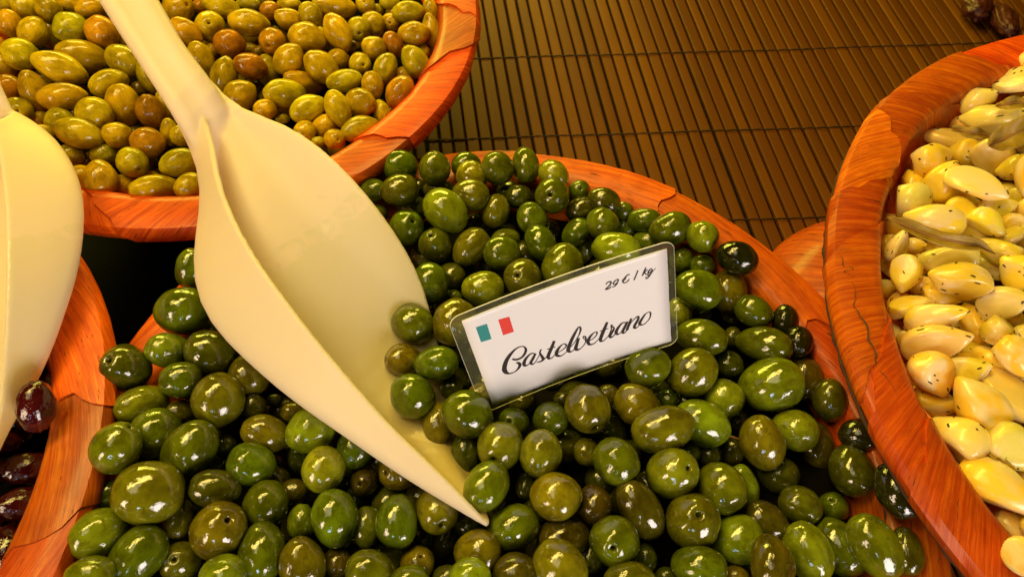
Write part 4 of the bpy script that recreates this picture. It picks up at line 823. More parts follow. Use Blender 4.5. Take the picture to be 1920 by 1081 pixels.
def bowl(name, label, cx, cy, R, zr, zb, nstrip, skew, tint, seed, grain_mode, width=1.0):
    rnd = random.Random(seed)
    root = empty(name, (cx, cy, zb)); tag(root, label, 'bowl', 'wooden bowls on the stall')
    ins, rim, out = bowl_profile(R, zr, zb)
    prof = ins + rim + out; SEG = 128
    v = []; f = []; uv = []; n = len(prof); s = 0
    for k in range(SEG+1):
        a = 2*math.pi*k/SEG; s = 0
        for i, (r, z) in enumerate(prof):
            if i: s += math.hypot(r-prof[i-1][0], z-prof[i-1][1])
            wob = 1 + .0035*math.sin(3*a+seed) + .002*math.sin(7*a+seed*2)
            v.append((r*wob*math.cos(a), r*wob*math.sin(a), z-zb)); uv.append((a*R*.9, s))
    for k in range(SEG):
        for i in range(n-1): f.append((k*n+i, (k+1)*n+i, (k+1)*n+i+1, k*n+i+1))
    body = link('bowl_body', mesh('bowl_body', v, f, True, uv), M_WOOD, root); body.color = (*[c*.9 for c in tint], 1)
    # veneer strips lapped over the rim, each a piece of its own
    band = [(R-.046, zr-.037)] + ins[5:] + rim + [(R-.014, zr-.0215)]
    S, Ls = resample(band, 21)
    step = 2*math.pi/nstrip; count = 0
    a = rnd.uniform(0, step)
    while a < 2*math.pi + .01:
        da = step*rnd.uniform(.75, 1.35); a0, a1 = a - step*.18, a + da; a += da
        mid = (a0+a1)/2
        vis = False
        for q in (a0, mid, a1):
            u_, v_ = pix((cx+R*math.cos(q), cy+R*math.sin(q), zr))
            if -90 < u_ < 2010 and -90 < v_ < 1170: vis = True
        if not vis: continue
        sk0 = skew*rnd.uniform(.6, 1.5)*rnd.choice((1, 1, 1, -.6)); sk1 = skew*rnd.uniform(.6, 1.5)
        i0 = rnd.choice((0, 0, 1, 3)); i1 = len(S)-1-rnd.choice((0, 0, 1)); rows = S[i0:i1+1]; NT_ = 9
        ga = (rnd.uniform(.5, 1.3)*rnd.choice((1, 1, 1, -1)) if grain_mode == 'cross' else rnd.uniform(-.25, .25))
        V = []; UVs = []; Fc = []; ph = rnd.uniform(0, 9)
        m = len(rows)
        for layer in (0, 1):
            for j, p in enumerate(rows):
                pj = rows[min(j+1, m-1)] - rows[max(j-1, 0)]; nn = Vector((-pj.y, pj.x)).normalized()
                if nn.y < 0 and j < m*.5: nn = -nn
                tt = j/(m-1)
                for i in range(NT_+1):
                    e = i/NT_
                    jag = .007*noise.noise((tt*9+ph, 3.3*layer*0, ph)) if i in (0, NT_) else 0
                    ang = a0 + sk0*(tt-.5) + (a1-a0 + (sk1-sk0)*(tt-.5))*e + jag/R*1.5
                    wob = 1 + .0035*math.sin(3*ang+seed) + .002*math.sin(7*ang+seed*2)
                    lift = (.0017*(1-e)**2 + .0004) if layer == 0 else -.0004
                    edge = min(j, m-1-j)
                    if layer == 0 and edge == 0: lift *= .5
                    lift += .0004*noise.noise((ang*14, tt*5, seed)) if layer == 0 else 0
                    r = p.x*wob + nn.x*lift; z = p.y + nn.y*lift
                    V.append((r*math.cos(ang), r*math.sin(ang), z-zb))
                    X = ang*R; Y = tt*Ls
                    UVs.append((X*math.cos(ga)+Y*math.sin(ga), -X*math.sin(ga)+Y*math.cos(ga)))
        W_ = NT_+1; off = m*W_
        for j in range(m-1):
            for i in range(NT_): Fc.append((j*W_+i, j*W_+i+1, (j+1)*W_+i+1, (j+1)*W_+i))
        loop = [i for i in range(W_)] + [j*W_+NT_ for j in range(1, m)] + [(m-1)*W_+i for i in range(NT_-1, -1, -1)] + [j*W_ for j in range(m-2, 0, -1)]
        for k in range(len(loop)):
            p, q = loop[k], loop[(k+1) % len(loop)]; Fc.append((q, p, p+off, q+off))
        me = mesh('veneer_strip', V, Fc, True, UVs)
        for poly in me.polygons[(m-1)*NT_:]: poly.use_smooth = False
        me.set_sharp_from_angle(angle=.7) if hasattr(me, 'set_sharp_from_angle') else None
        o = link('veneer_strip', me, M_WOOD, root); g = rnd.uniform(.62, 1.25)
        o.color = (tint[0]*g, tint[1]*g*rnd.uniform(.75, 1.5), tint[2]*g, 1); count += 1
    return root, S
bowl_g, _ = bowl('wooden_bowl', 'low orange wooden bowl in the centre heaped with green olives', -.0069, .1033, .241, .100, 0, 15, .25, (1, .92, .9), 3, 'along')
bowl_b, _ = bowl('wooden_bowl', 'wooden bowl at the back left holding small golden brown olives', -.2356, .4538, .206, .125, 0, 15, .5, (1, .95, .9), 11, 'cross')
bowl_r, RS = bowl('wooden_bowl', 'cracked wooden bowl on the right filled with garlic cloves', .4477, .1857, .2616, .135, .052, 27, .45, (1.02, .98, 1), 21, 'cross')
bowl_l, _ = bowl('wooden_bowl', 'wooden bowl at the left edge holding purple black olives', -.4439, .0746, .2367, .130, 0, 14, .35, (1.05, 1.05, 1), 31, 'along')
# crack on the rim of the garlic bowl: a jagged dark split running along the crest
def on_rim(cx, cy, ang, k, lift, seed):
    p = RS[k]; wob = 1 + .0035*math.sin(3*ang+seed) + .002*math.sin(7*ang+seed*2); r = p.x*wob
    return Vector((r*math.cos(ang), r*math.sin(ang), p.y + lift - .052))
def crack(a0, a1, k0, k1, wmax, seed):
    rnd = random.Random(seed); N_ = 34; L = []; Rr = []
    for i in range(N_+1):
        t = i/N_; ang = a0+(a1-a0)*t + rnd.uniform(-.002, .002)
        kf = k0+(k1-k0)*t + 1.1*noise.noise((t*6, seed, 0)) + rnd.uniform(-.15, .15); k = max(6, min(15, kf)); ka = int(k); fr = k-ka
        p = on_rim(0, 0, ang, ka, .0019, 21).lerp(on_rim(0, 0, ang, ka+1, .0019, 21), fr)
        wd = wmax*math.sin(math.pi*min(max(t, .02), .98))*rnd.uniform(.35, 1)
        d = Vector((math.cos(ang), math.sin(ang), -.1))
        L.append(p - d*wd/2); Rr.append(p + d*wd/2)
    v = [tuple(q-Vector((0, 0, 0))) for q in L] + [tuple(q) for q in Rr]
    f = [(i, i+1, N_+2+i, N_+1+i) for i in range(N_)]
    o = link('crack', mesh('crack', v, f, False), M_HERB, bowl_r)
crack(3.02, 3.32, 12.4, 11.4, .0013, 2); crack(2.95, 3.02, 13.6, 12.4, .0010, 8)
bark = []; brad = []
for i in range(170):
    ang = 2.0 + 2.6*i/169; wob = 1 + .0035*math.sin(3*ang+21) + .002*math.sin(7*ang+42)
    rr = .2616*wob - .0004 + .0010*noise.noise((ang*30, 1, 1)); bark.append((rr*math.cos(ang), rr*math.sin(ang), .135-.0105-.052 + .0012*noise.noise((ang*45, 5, 2)))); brad.append(.0011 + .0012*abs(noise.noise((ang*60, 9, 3))))
_v, _f_ = tube(bark, brad, 7); link('bark_edge', mesh('bark_edge', _v, _f_, False), plain('bark', (.045, .014, .004), .85), bowl_r)
# small upturned wooden bowl between the centre and the garlic bowl
def upturned(cx, cy, r, h):
    root = empty('upturned_bowl', (cx, cy, 0)); tag(root, 'small upturned wooden bowl wedged between the centre and garlic bowls', 'bowl')
    prof = [(r*.99, 0), (r, .004), (r*.97, .010), (r*.90, h*.45), (r*.74, h*.76), (r*.50, h*.95), (r*.3, h), (0, h)]
    P, L = resample(prof, 24); v = []; f = []; uv = []; SEG = 64; n = len(P)
    for k in range(SEG+1):
        a = 2*math.pi*k/SEG
        for i, p in enumerate(P): v.append((max(p.x, 0)*math.cos(a), max(p.x, 0)*math.sin(a), p.y)); uv.append((i/n*L, a*r*.5))
    for k in range(SEG):
        for i in range(n-1): f.append((k*n+i, (k+1)*n+i, (k+1)*n+i+1, k*n+i+1))
    b = link('bowl_body', mesh('bowl_body', v, f, True, uv), M_WOOD, root); b.color = (.8, .8, .8, 1)
upturned(.300, .250, .113, .0505)
# ------------------------------------------------------------------ brine and oil filling the bowls
def disc(name, label, cx, cy, r, z, mat, cat):
    v = [(cx, cy, z)] + [(cx+r*math.cos(2*math.pi*k/48), cy+r*math.sin(2*math.pi*k/48), z) for k in range(48)]
    o = link(name, mesh(name, v, [(0, 1+k, 1+(k+1) % 48) for k in range(48)], False), mat); tag(o, label, cat, kind='stuff'); return o
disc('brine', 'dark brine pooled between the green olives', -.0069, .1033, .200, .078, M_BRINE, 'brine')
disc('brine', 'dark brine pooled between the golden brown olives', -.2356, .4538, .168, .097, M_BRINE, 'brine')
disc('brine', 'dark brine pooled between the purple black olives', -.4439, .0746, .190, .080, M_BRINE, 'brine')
disc('oil', 'amber oil pooled between the garlic cloves', .4477, .1857, .214, .096, M_OIL, 'oil')
# ------------------------------------------------------------------ olives
def olive_mesh(name, seed, hole=False, pointy=0.0, wrinkle=0.0, rings=22, seg=28):
    """unit olive, long axis on local x, pit hole (if any) at +x"""
    rnd = random.Random(seed); v = []; f = []
    egg = rnd.uniform(-.06, .08); plump = rnd.uniform(.46, .52); sx = rnd.uniform(0, 50)
    ths = [math.pi*i/rings for i in range(rings+1)]
    if hole: ths = [0, .03, .055, .075, .095, .115, .14, .175, .22, .28, .36] + [.36+(math.pi-.36)*i/(rings-3) for i in range(1, rings-2)]
    for th in ths:
        x = math.cos(th); r = max(math.sin(th), 0)**(2*plump)*(1+egg*x)*(1-pointy*x*x*.5)
        if pointy: x = x*(1+.04*pointy)
        if hole:
            d = math.exp(-(th/.17)**2)*.13
            if th < .115: d += .16*(1-(th/.115))**.5 + .05
            x -= d
            if th < .12: r *= .96
        else:
            x -= .05*math.exp(-((math.pi-th)/.16)**2)*-1*rnd.choice((1,))
            x += .05*math.exp(-((math.pi-th)/.10)**2)
            if not pointy: x -= .03*math.exp(-(th/.12)**2)
        for k in range(seg):
            a = 2*math.pi*k/seg; p = Vector((x, r*math.cos(a), r*math.sin(a)))
            q = p*1.1 + Vector((sx, 0, 0)); s = 1 + .06*noise.noise(q) + .022*noise.noise(q*2.3)
            if wrinkle: s += wrinkle*(abs(noise.noise(q*2.2+Vector((0, 5, 0))))-.25) + wrinkle*.6*noise.noise(Vector((q.x*1.5, q.y*5, q.z*5)))
            v.append(tuple(p*s))
    n = len(ths)
    for i in range(n-1):
        for k in range(seg): f.append((i*seg+k, (i+1)*seg+k, (i+1)*seg+(k+1) % seg, i*seg+(k+1) % seg))
    me = mesh(name, v, f)
    bm = bmesh.new(); bm.from_mesh(me); bmesh.ops.remove_doubles(bm, verts=bm.verts, dist=1e-5); bmesh.ops.recalc_face_normals(bm, faces=bm.faces); bm.to_mesh(me); bm.free()
    me.polygons.foreach_set('use_smooth', [True]*len(me.polygons)); return me
def garlic_mesh(name, seed, rings=24, seg=30):
    rnd = random.Random(seed); v = []; f = []; sx = rnd.uniform(0, 50)
    fac = [(Vector((rnd.uniform(-.25, .25), math.cos(t), math.sin(t))).normalized(), rnd.uniform(.42, .66)) for t in [rnd.uniform(0, 6.28)]]
    t2 = rnd.uniform(1.7, 2.6)*rnd.choice((-1, 1)); b0 = fac[0][0]; bang = math.atan2(b0.z, b0.y) + t2
    fac.append((Vector((rnd.uniform(-.2, .3), math.cos(bang), math.sin(bang))).normalized(), rnd.uniform(.60, .90)))
    fac.append((Vector((-1, rnd.uniform(-.3, .3), rnd.uniform(-.3, .3))).normalized(), rnd.uniform(.86, 1.0)))
    bend = rnd.uniform(.05, .2)
    for i in range(rings+1):
        th = math.pi*i/rings; x = math.cos(th); r = math.sin(th)**.9*(1.06-.30*x-.10*x*x)*(1-.36*max(0, x)**2.2)
        for k in range(seg):
            a = 2*math.pi*k/seg; p = Vector((x*1.06, r*math.cos(a), r*math.sin(a)))
            for nrm, d in fac:
                e = p.dot(nrm) - d
                if e > 0: p -= nrm*e*.90
            p.y += bend*(x*x-.4)
            p *= 1 + .04*noise.noise(p*1.2+Vector((sx, 0, 0)))
            v.append(tuple(p))
    for i in range(rings):
        for k in range(seg): f.append((i*seg+k, (i+1)*seg+k, (i+1)*seg+(k+1) % seg, i*seg+(k+1) % seg))
    me = mesh(name, v, f); bm = bmesh.new(); bm.from_mesh(me); bmesh.ops.remove_doubles(bm, verts=bm.verts, dist=1e-5)
    bmesh.ops.recalc_face_normals(bm, faces=bm.faces); bm.to_mesh(me)
    # herb flecks stuck on this clove
    bm.faces.ensure_lookup_table(); fv = []; ff = []
    for q in range(rnd.randint(8, 13)):
        fc = bm.faces[rnd.randrange(len(bm.faces))]; c = fc.calc_center_median(); nr = fc.normal
        t = nr.orthogonal().normalized(); t.rotate(Quaternion(nr, rnd.uniform(0, 6.28))); b = nr.cross(t)
        l, w_ = rnd.uniform(.04, .13), rnd.uniform(.022, .055); base = len(fv)
        for (a_, b_, h_) in ((-l, -w_, .0), (l, -w_*.6, .0), (l*.9, w_, .0), (-l*.8, w_*.8, .0), (-l*.8, -w_*.7, .03), (l*.9, -w_*.4, .035), (l*.7, w_*.8, .03), (-l*.7, w_*.6, .028)):
            fv.append(tuple(c + t*a_ + b*b_ + nr*(h_+.001)))
        for q4 in ((4, 5, 6, 7), (0, 1, 5, 4), (1, 2, 6, 5), (2, 3, 7, 6), (3, 0, 4, 7)): ff.append(tuple(base+z for z in q4))
    bm.free(); me.polygons.foreach_set('use_smooth', [True]*len(me.polygons))
    return me, mesh('herb_flecks', fv, ff, False)
GM = [olive_mesh('green_olive', 100+i) for i in range(7)]; GH = [olive_mesh('green_olive_pitted', 200+i, True) for i in range(3)]
BM = [olive_mesh('brown_olive', 300+i, pointy=.30) for i in range(6)]; BH = [olive_mesh('brown_olive_pitted', 400+i, True, pointy=.2) for i in range(3)]
DM = [olive_mesh('purple_olive', 500+i, pointy=.2, wrinkle=.10) for i in range(4)]
CM = [garlic_mesh('garlic_clove', 600+i) for i in range(8)]
COLS = {'green': dict(g=(.108, .150, .003), l=(.205, .265, .008), y=(.220, .220, .006), o=(.145, .138, .004), d=(.060, .072, .002), k=(.020, .019, .002), b=(.080, .064, .003)),  # d: dark green skins, also shade painted onto olives lying deep
        'back': dict(y=(.56, .425, .008), o=(.52, .350, .008), g=(.44, .36, .008), r=(.48, .215, .008), d=(.16, .11, .003)),  # d here is shade painted onto the deeper olives
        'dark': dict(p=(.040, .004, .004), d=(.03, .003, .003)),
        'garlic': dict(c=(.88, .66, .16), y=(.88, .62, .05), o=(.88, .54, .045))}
GROUP = {'green': 'green olives heaped in the centre bowl', 'back': 'golden brown olives in the back bowl', 'dark': 'purple black olives in the left bowl', 'garlic': 'garlic cloves in the right bowl'}
def stalk(parent, A, B, seed):
    rnd = random.Random(seed); p = Vector((1.0, 0, 0)); pts = []
    d = Vector((1, rnd.uniform(-.4, .4), rnd.uniform(-.4, .4)))
    for i in range(5): pts.append(tuple(Vector((.9, 0, 0)) + d*(.16*i) + Vector((0, .03*i*i*.3, 0))))
    v, f = tube(pts, [.07, .05, .045, .045, .06], 6); link('stalk', mesh('stalk', v, f), M_STALK, parent)
def place(kind, rows, name, meshes, holed, mat, cat, flat=1.0):
    rnd = random.Random(len(rows))
    for idx, (x, y, z, ax, ay, az, A, B, code, label, sunk) in enumerate(rows):
        c = code[0]; X = Vector((ax, ay, az)).normalized()
        if 'h' in code: me, fl = rnd.choice(holed), None
        else: me = rnd.choice(meshes); fl = None
        if isinstance(me, tuple): me, fl = me
        o = link(name, me, mat)
        t = X.orthogonal().normalized(); t.rotate(Quaternion(X, rnd.uniform(0, 6.283))); b = X.cross(t)
        s = B*1e-5
        M = Matrix((X*A*1e-5, t*s, b*s*flat)).transposed().to_4x4(); M.translation = Vector((x, y, z))*1e-4
        rot = Matrix((X, t, b)).transposed().to_quaternion()
        o.rotation_mode = 'QUATERNION'; o.rotation_quaternion = rot; o.location = M.translation; o.scale = (A*1.07e-5, s*1.07, s*1.07*flat)
        base = COLS[kind][c if not sunk else ('d' if kind != 'garlic' else 'o')]; j = rnd.uniform(.82, 1.18); h = rnd.uniform(.92, 1.08)  # sunk olives take the dark d colour: shade of the gaps painted in
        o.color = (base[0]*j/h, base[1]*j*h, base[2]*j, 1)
        tag(o, label, cat, GROUP[kind])
        if fl: link('herb_flecks', fl, M_HERB, o)
        if 's' in code: stalk(o, A, B, idx)
place('green', GREEN, 'green_olive', GM, GH, M_GREEN, 'olive')
place('back', BACK, 'brown_olive', BM, BH, M_BACK, 'olive')
place('dark', DARK, 'purple_olive', DM, DM, M_DARK, 'olive')
place('garlic', GARLIC, 'garlic_clove', CM, CM, M_GARLIC, 'garlic')
# the heaps go on beyond the picture edge: one mass per bowl
def heap(name, label, cx, cy, R, z0, dome, A, B, rows, src, mat, color, cat, seed):
    rnd = random.Random(seed); V = []; F = []; S = 100.0
    sv = [v_.co.copy() for v_ in src.vertices]; sf = [tuple(p.vertices) for p in src.polygons]
    own = [Vector(r[:3])*1e-4 for r in rows]; sp = 2.05*B; k = 0; ny = int(R/sp*1.2)+2
    for lay in (0, 1):
        for j in range(-ny, ny+1):
            for i in range(-ny, ny+1):
                x = cx + (i + .5*(j % 2) + .33*lay)*sp*1.1 + rnd.uniform(-.25, .25)*B; y = cy + (j+.4*lay)*sp*.95 + rnd.uniform(-.25, .25)*B
                rr = math.hypot(x-cx, y-cy)/R
                if rr*R > R - .036 - B: continue
                z = z0 + dome*(1-rr*rr) - lay*.014 + rnd.uniform(-.2, .2)*B; p = Vector((x, y, z)); u_, v_ = pix(p)
                if -55 < u_ < 1975 and -55 < v_ < 1136: continue
                if any((p-q).length < 1.75*B for q in own): continue
                X = Vector((rnd.gauss(0, 1), rnd.gauss(0, 1), rnd.gauss(0, .35))).normalized(); T = X.orthogonal().normalized(); W2 = X.cross(T); b0 = len(V); a_, b_ = A*rnd.uniform(.85, 1.1), B*rnd.uniform(.88, 1.05)
                for q in sv: V.append(tuple((p + X*q.x*a_ + T*q.y*b_ + W2*q.z*b_)*S))
                for f_ in sf: F.append(tuple(b0+g for g in f_))
    o = link(name, mesh(name, V, F), mat); o.scale = (1/S,)*3; o.color = (*color, 1); tag(o, label, cat, kind='stuff')
heap('olive_heap', 'rest of the green olive heap beyond the lower picture edge', -.0069, .1033, .241, .098, .012, .0115, .0096, GREEN, olive_mesh('lo', 901, rings=12, seg=16), M_GREEN, (.12, .15, .004), 'olives', 1)
heap('olive_heap', 'rest of the golden brown olive heap beyond the upper left picture edges', -.2356, .4538, .206, .116, .006, .0108, .0080, BACK, olive_mesh('lo', 902, pointy=.3, rings=12, seg=16), M_BACK, (.5, .37, .008), 'olives', 2)
heap('olive_heap', 'rest of the purple black olive heap beyond the left picture edge', -.4439, .0746, .2367, .104, .006, .0098, .0076, DARK, olive_mesh('lo', 903, pointy=.2, wrinkle=.08, rings=12, seg=16), M_DARK, (.04, .004, .004), 'olives', 3)
heap('garlic_heap', 'rest of the garlic heap beyond the right picture edge', .4477, .1857, .2616, .118, .018, .0120, .0090, GARLIC, garlic_mesh('lo', 904, rings=12, seg=16)[0], M_GARLIC, (.88, .60, .05), 'garlic', 4)
# ------------------------------------------------------------------ bay leaves
def leaf(pts, width, label, seed, up=Vector((0, -.45, .9))):
    P = [Vector(p)*1e-5 for p in pts]; rnd = random.Random(seed); n = 25; m = 8; v = []; f = []
    def at(t):
        s = t*(len(P)-1); i = min(int(s), len(P)-2); return P[i].lerp(P[i+1], s-i)
    for i in range(n):
        t = i/(n-1); p = at(t); d = (at(min(t+.04, 1))-at(max(t-.04, 0))).normalized(); side = d.cross(up).normalized(); nr = side.cross(d)
        wd = width*(math.sin(math.pi*min(max(t, .0), 1))**.7+.02)
        for j in range(m+1):
            e = j/m*2-1
            fold = abs(e)**1.5*.55*width + .34*width*math.sin(t*13+e*2.4+seed)*abs(e)
            v.append(tuple(p + side*e*wd*(1+.06*noise.noise((t*14, e, seed))) + nr*(fold + .0006*noise.noise((t*12, e*4, seed)))))
    for i in range(n-1):
        for j in range(m): f.append((i*(m+1)+j, i*(m+1)+j+1, (i+1)*(m+1)+j+1, (i+1)*(m+1)+j))
    root = empty('bay_leaf', P[0]); tag(root, label, 'bay leaf', 'bay leaves among the garlic')
    bl = link('blade', mesh('blade', [tuple(Vector(q)-P[0]) for q in v], f), M_LEAF, root)
    so = bl.modifiers.new('thick', 'SOLIDIFY'); so.thickness = .0006
    tv, tf = tube([tuple(at(t/12)-P[0]+Vector((0, 0, .0004))) for t in range(13)], [.0008-.0005*k/12 for k in range(13)], 6)
    link('midrib', mesh('midrib', tv, tf), M_STALK, root)
leaf(LEAVES[0], .0042, 'long curled bay leaf lying across the cloves by the left rim', 1)
leaf(LEAVES[1], .0085, 'broad brown bay leaf at the right picture edge', 2)
leaf(LEAVES[2], .0035, 'narrow bay leaf sliver between cloves near the back', 3)
leaf(LEAVES[3], .0030, 'thin bay leaf edge wedged between cloves at the front', 4)
leaf(LEAVES[4], .0040, 'bay leaf half hidden under the rearmost cloves', 5)
# ------------------------------------------------------------------ dried fruit behind the garlic bowl
def fruit(px, py, pz, L, wd, yaw, seed, label):
    bm = bmesh.new(); bmesh.ops.create_icosphere(bm, subdivisions=4, radius=1)
    for q in bm.verts:
        p = q.co.copy(); s = 1 + .22*(abs(noise.noise(Vector((p.x*1.3+seed, p.y*3, p.z*3))))-.3)*2 + .06*noise.noise(p*5)
        q.co = Vector((p.x*L*s, p.y*wd*s, p.z*wd*.75*s))
    me = bpy.data.meshes.new('dried_fruit'); bm.to_mesh(me); bm.free(); me.polygons.foreach_set('use_smooth', [True]*len(me.polygons))
    o = link('dried_fruit', me, M_FRUIT); o.location = (px, py, pz); o.rotation_euler = (.2, .15, yaw); tag(o, label, 'dried fruit', 'dried fruit behind the garlic bowl')
fruit(.485, .640, .014, .026, .016, 1.2, 1, 'leftmost wrinkled dark red dried fruit at the top right corner')
fruit(.505, .615, .014, .030, .014, 1.35, 2, 'long wrinkled dried fruit in the top right corner, second from left')
fruit(.520, .580, .014, .030, .015, 1.2, 3, 'wrinkled dried fruit touching the garlic bowl rim at top right')
fruit(.548, .628, .015, .032, .017, 1.0, 4, 'wrinkled dried fruit at the top right picture corner')
fruit(.552, .588, .014, .026, .016, .8, 5, 'rightmost wrinkled dried fruit just above the garlic bowl rim')
# ------------------------------------------------------------------ scoops
def cat_rom(p0, p1, p2, p3, t):
    return .5*((2*p1) + (p2-p0)*t + (2*p0-5*p1+4*p2-p3)*t*t + (-p0+3*p1-3*p2+p3)*t*t*t)
def scoop(name, label, curves, handle, thick):
    A, B, C, D = [[Vector(p)*1e-5 for p in c] for c in curves]
    N = len(A); root = empty(name, A[N//2] - Vector((0, 0, .05))); tag(root, label, 'scoop', 'cream plastic scoops'); O = Vector(root.location)
    V = []; F = []; per = 9
    for i in range(N):
        a, b, c, d = A[i], B[i], C[i], D[i]
        low = b.lerp(c, .5) - Vector((0, 0, .010*min(1, (b-c).length/.05)))      # belly under the blade
        ctl = [a + (a-b)*.6, a, b, low, c, c.lerp(d, .52) - Vector((0, 0, .006*min(1, (c-d).length/.06))), d, d + (d-c)*.3]
        row = []
        for k in range(1, len(ctl)-2):
            for q in range(per): row.append(cat_rom(ctl[k-1], ctl[k], ctl[k+1], ctl[k+2], q/per))
        row.append(ctl[-2]); M_ = len(row)
        for p in row: V.append(tuple(p-O))
    for i in range(N-1):
        for j in range(M_-1): F.append((i*M_+j, (i+1)*M_+j, (i+1)*M_+j+1, i*M_+j+1))
    grid = mesh('grid', V, F); kd = KDTree(len(V))
    for q, p in enumerate(V): kd.insert(p, q)
    kd.balance(); gn = [v_.normal.copy() for v_ in grid.vertices]
    # give the sheet a wall, add the solid handle, then fuse both into one moulding
    nv = len(V); top = [tuple(Vector(p)+n_*thick/2) for p, n_ in zip(V, gn)]; bot = [tuple(Vector(p)-n_*thick/2) for p, n_ in zip(V, gn)]
    VV = top + bot; FF = list(F) + [tuple(nv+q for q in reversed(f_)) for f_ in F]
    rimv = [i*M_ for i in range(N)] + [(N-1)*M_+j for j in range(1, M_)] + [i*M_+M_-1 for i in range(N-2, -1, -1)] + [j for j in range(M_-2, 0, -1)]
    for k in range(len(rimv)):
        p, q = rimv[k], rimv[(k+1) % len(rimv)]; FF.append((q, p, p+nv, q+nv))
    L, R = [[Vector(p)*1e-5 for p in c] for c in handle]; n = len(L); K = 28; base = len(VV)
    for i in range(n):
        mid = (L[i]+R[i])/2; side = (R[i]-L[i])/2; d = (L[min(i+1, n-1)]-L[max(i-1, 0)]).normalized(); up = side.cross(d).normalized()
        if up.z < 0: up = -up
        hh = .0085*(1 if i < n-4 else (n-i)/4.5)
        for k in range(K):
            t = 2*math.pi*k/K; cx_, sy_ = math.cos(t), math.sin(t)
            x = abs(cx_)**.75*(1 if cx_ > 0 else -1); y = abs(sy_)**.8*(1 if sy_ > 0 else -1)
            dip = -.0024*math.exp(-((x+.15)/.35)**2) if y > 0 else 0
            VV.append(tuple(mid + side*x + up*(y*hh+dip) - O))
    for i in range(n-1):
        for k in range(K): FF.append((base+i*K+k, base+i*K+(k+1) % K, base+(i+1)*K+(k+1) % K, base+(i+1)*K+k))
    FF.append(tuple(base+q for q in range(K-1, -1, -1))); FF.append(tuple(base+(n-1)*K+q for q in range(K)))
    tmp = bpy.data.objects.new('tmp', mesh('tmp', VV, FF)); col.objects.link(tmp)
    bm = bmesh.new(); bm.from_mesh(tmp.data); bmesh.ops.recalc_face_normals(bm, faces=bm.faces); bm.to_mesh(tmp.data); bm.free()
    rm = tmp.modifiers.new('fuse', 'REMESH'); rm.mode = 'VOXEL'; rm.voxel_size = .00105; rm.use_smooth_shade = True
    sm = tmp.modifiers.new('soften', 'SMOOTH'); sm.factor = .5; sm.iterations = 10
    ev = tmp.evaluated_get(bpy.context.evaluated_depsgraph_get()); me = bpy.data.meshes.new_from_object(ev)
    bpy.data.objects.remove(tmp)
    # split the moulding into handle and blade where the handle meets the blade; keep the fused normals
    jo = (L[-4]+R[-4])/2 - O; ax_ = ((L[-4]+R[-4])/2 - (L[0]+R[0])/2).normalized()
    co_ = [v_.co.copy() for v_ in me.vertices]; no_ = [v_.normal.copy() for v_ in me.vertices]
    sets = {'handle': [], 'blade': []}
    for p in me.polygons: sets['handle' if (p.center-jo).dot(ax_) < 0 else 'blade'].append(tuple(p.vertices))
    for part, fs in sets.items():
        idx = {}; pv = []; pn = []; pf = []; wet_glow = []
        for f_ in fs:
            q = []
            for i in f_:
                if i not in idx:
                    idx[i] = len(pv); pv.append(tuple(co_[i])); pn.append(no_[i])
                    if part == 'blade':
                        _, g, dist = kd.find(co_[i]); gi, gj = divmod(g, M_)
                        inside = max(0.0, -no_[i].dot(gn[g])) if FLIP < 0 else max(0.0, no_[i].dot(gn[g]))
                        wet_glow.append((gi/(N-1), gj/(M_-1), inside))
                    else: wet_glow.append((0, 0, 0))
                q.append(idx[i])
            pf.append(tuple(q))
        pm = mesh(part, pv, pf); at = pm.attributes.new('oil_and_glow', 'FLOAT_VECTOR', 'POINT'); at.data.foreach_set('vector', [c_ for w3 in wet_glow for c_ in w3])
        pm.normals_split_custom_set_from_vertices([tuple(q) for q in pn])
        link(part, pm, M_PLASTIC, root)
    return root
FLIP = 1
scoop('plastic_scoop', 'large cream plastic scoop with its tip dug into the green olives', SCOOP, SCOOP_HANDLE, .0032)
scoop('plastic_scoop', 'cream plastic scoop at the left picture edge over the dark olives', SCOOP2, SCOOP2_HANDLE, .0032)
# ------------------------------------------------------------------ price card
CR = Matrix(CARD_R); CC = Vector(CARD_C)
root = empty('price_card', CC - CR @ Vector((0, CARD_H/2, 0))); tag(root, 'white laminated price card reading Castelvetrano stuck in the green olives', 'price card'); O = root.location
def cw(x, y, z=0.0):
    bow = .0022*(1-(2*x/CARD_W)**2) - .0012                       # the card bows slightly
    return tuple(CC + CR @ Vector((x, y, z - bow)) - O)
def rounded(w_, h_, r, n=6, dx=0, dy=0):
    out = []
    for (sx, sy, a0) in ((1, 1, 0), (-1, 1, 90), (-1, -1, 180), (1, -1, 270)):
        for k in range(n+1):
            a = math.radians(a0 + 90*k/n); out.append((dx + sx*(w_/2-r) + r*math.cos(a), dy + sy*(h_/2-r) + r*math.sin(a)))
    return out
def sheet(name, w_, h_, z, mat, dx=0, dy=0, nx=16, ny=8, rag=0.0, corner=0.0):
    V = []; F = []
    for j in range(ny+1):
        for i in range(nx+1):
            x = dx - w_/2 + w_*i/nx; y = dy - h_/2 + h_*j/ny
            if corner:
                ex = max(abs(x-dx) - (w_/2-corner), 0); ey = max(abs(y-dy) - (h_/2-corner), 0); e = math.hypot(ex, ey)
                if e > corner:
                    x -= math.copysign(ex - ex*corner/e, x-dx); y -= math.copysign(ey - ey*corner/e, y-dy)
            if rag and i in (0, nx): x += rag*noise.noise((j*3.7, i, 1))
            V.append(cw(x, y, z))
    for j in range(ny):
        for i in range(nx): F.append((j*(nx+1)+i, j*(nx+1)+i+1, (j+1)*(nx+1)+i+1, (j+1)*(nx+1)+i))
    return link(name, mesh(name, V, F), mat, root)
pp = sheet('paper', CARD_W, CARD_H, 0, M_PAPER, ny=24, rag=.0003)
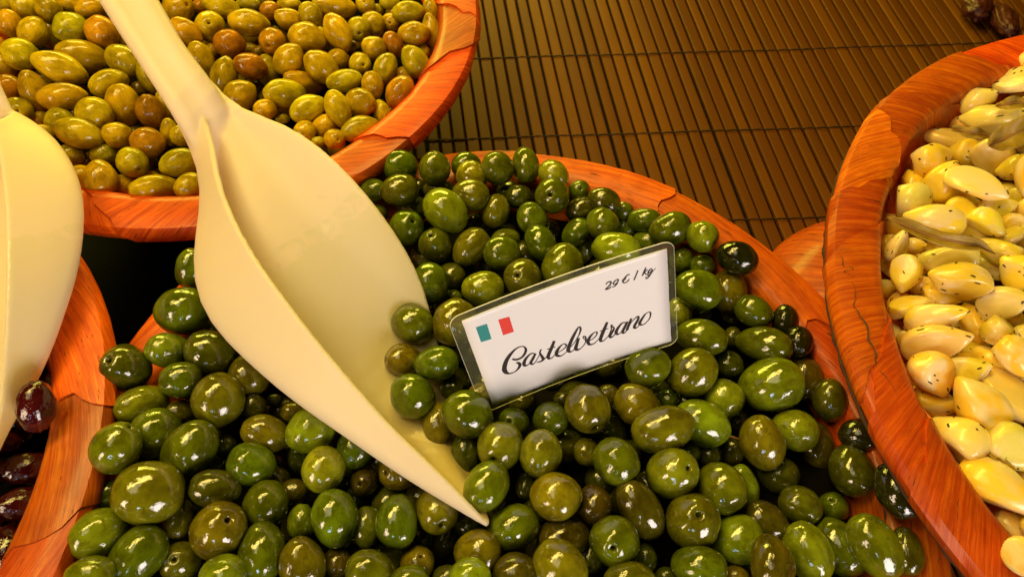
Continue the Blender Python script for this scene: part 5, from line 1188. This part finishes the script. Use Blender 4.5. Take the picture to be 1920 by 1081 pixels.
so = pp.modifiers.new('t', 'SOLIDIFY'); so.thickness = .0003; so.offset = -1
FW, FH, FDX, FDY = CARD_W+.0105, CARD_H+.0085, -.0012, 0.0
fl = sheet('laminate', FW, FH, -.0007, M_FILM, FDX, FDY, nx=40, ny=30, corner=.006)
ring = rounded(FW, FH, .006, 8, FDX, FDY)
V = []; F = []; nr = len(ring)
# cut edge of the laminate, coloured pale to paint in the light it catches
pts = []
for k in range(nr):
    (x0, y0), (x1, y1) = ring[k], ring[(k+1) % nr]; m = max(1, int(math.hypot(x1-x0, y1-y0)/.006))
    for q in range(m): pts.append((x0+(x1-x0)*q/m, y0+(y1-y0)*q/m))
nr = len(pts)
for x, y in pts:
    for (ox, oz) in ((0, -.0009), (0, -.0005)):
        V.append(cw(x, y, oz))
    d = .00018; cxs = FDX; V.append(cw(x - math.copysign(d, x-cxs) if abs(x-cxs) > FW/2-.007 else x, y - (math.copysign(d, y) if abs(y) > FH/2-.007 else 0), -.00045))
for k in range(nr):
    a = k*3; b = ((k+1) % nr)*3
    F.append((a, b, b+1, a+1)); F.append((a+1, b+1, b+2, a+2))
link('laminate_edge', mesh('laminate_edge', V, F, False), M_FILMEDGE, root)
def ribbon(strokes, name, mat):
    V = []; F = []
    for s in strokes:
        P = [Vector((a*1e-5, b*1e-5, c*1e-6)) for a, b, c in s]; Q = []
        for i in range(len(P)-1):
            p0 = P[max(i-1, 0)]; p3 = P[min(i+2, len(P)-1)]; m = 8
            for q in range(m): Q.append(cat_rom(p0, P[i], P[i+1], p3, q/m))
        Q.append(P[-1]); base = len(V)
        for i, p in enumerate(Q):
            d = (Q[min(i+1, len(Q)-1)] - Q[max(i-1, 0)]); d.z = 0
            d = d.normalized() if d.length > 1e-9 else Vector((1, 0, 0)); nrm = Vector((-d.y, d.x)); hw = max(p.z*1.42, .00034)/2
            z = .00012 + .000002*(len(V) % 7)
            V.append(cw(p.x+nrm.x*hw, p.y+nrm.y*hw, z)); V.append(cw(p.x-nrm.x*hw, p.y-nrm.y*hw, z))
        for i in range(len(Q)-1): F.append((base+2*i, base+2*i+1, base+2*i+3, base+2*i+2))
    return link(name, mesh(name, V, F, False), mat, root)
tag(ribbon(NAME_STROKES, 'name_lettering', M_INK), 'black script lettering Castelvetrano')
tag(ribbon(PRICE_STROKES, 'price_lettering', M_INK), 'black script price 29 euro per kg')
for fq, mt, lb in ((FLAG[0], M_TEAL, 'teal flag band'), (FLAG[1], M_RED, 'red flag band')):
    tag(link('flag_band', mesh('flag_band', [cw(fq[2*k]*1e-5, fq[2*k+1]*1e-5, .00012) for k in range(4)], [(3, 2, 1, 0)], False), mt, root), lb)
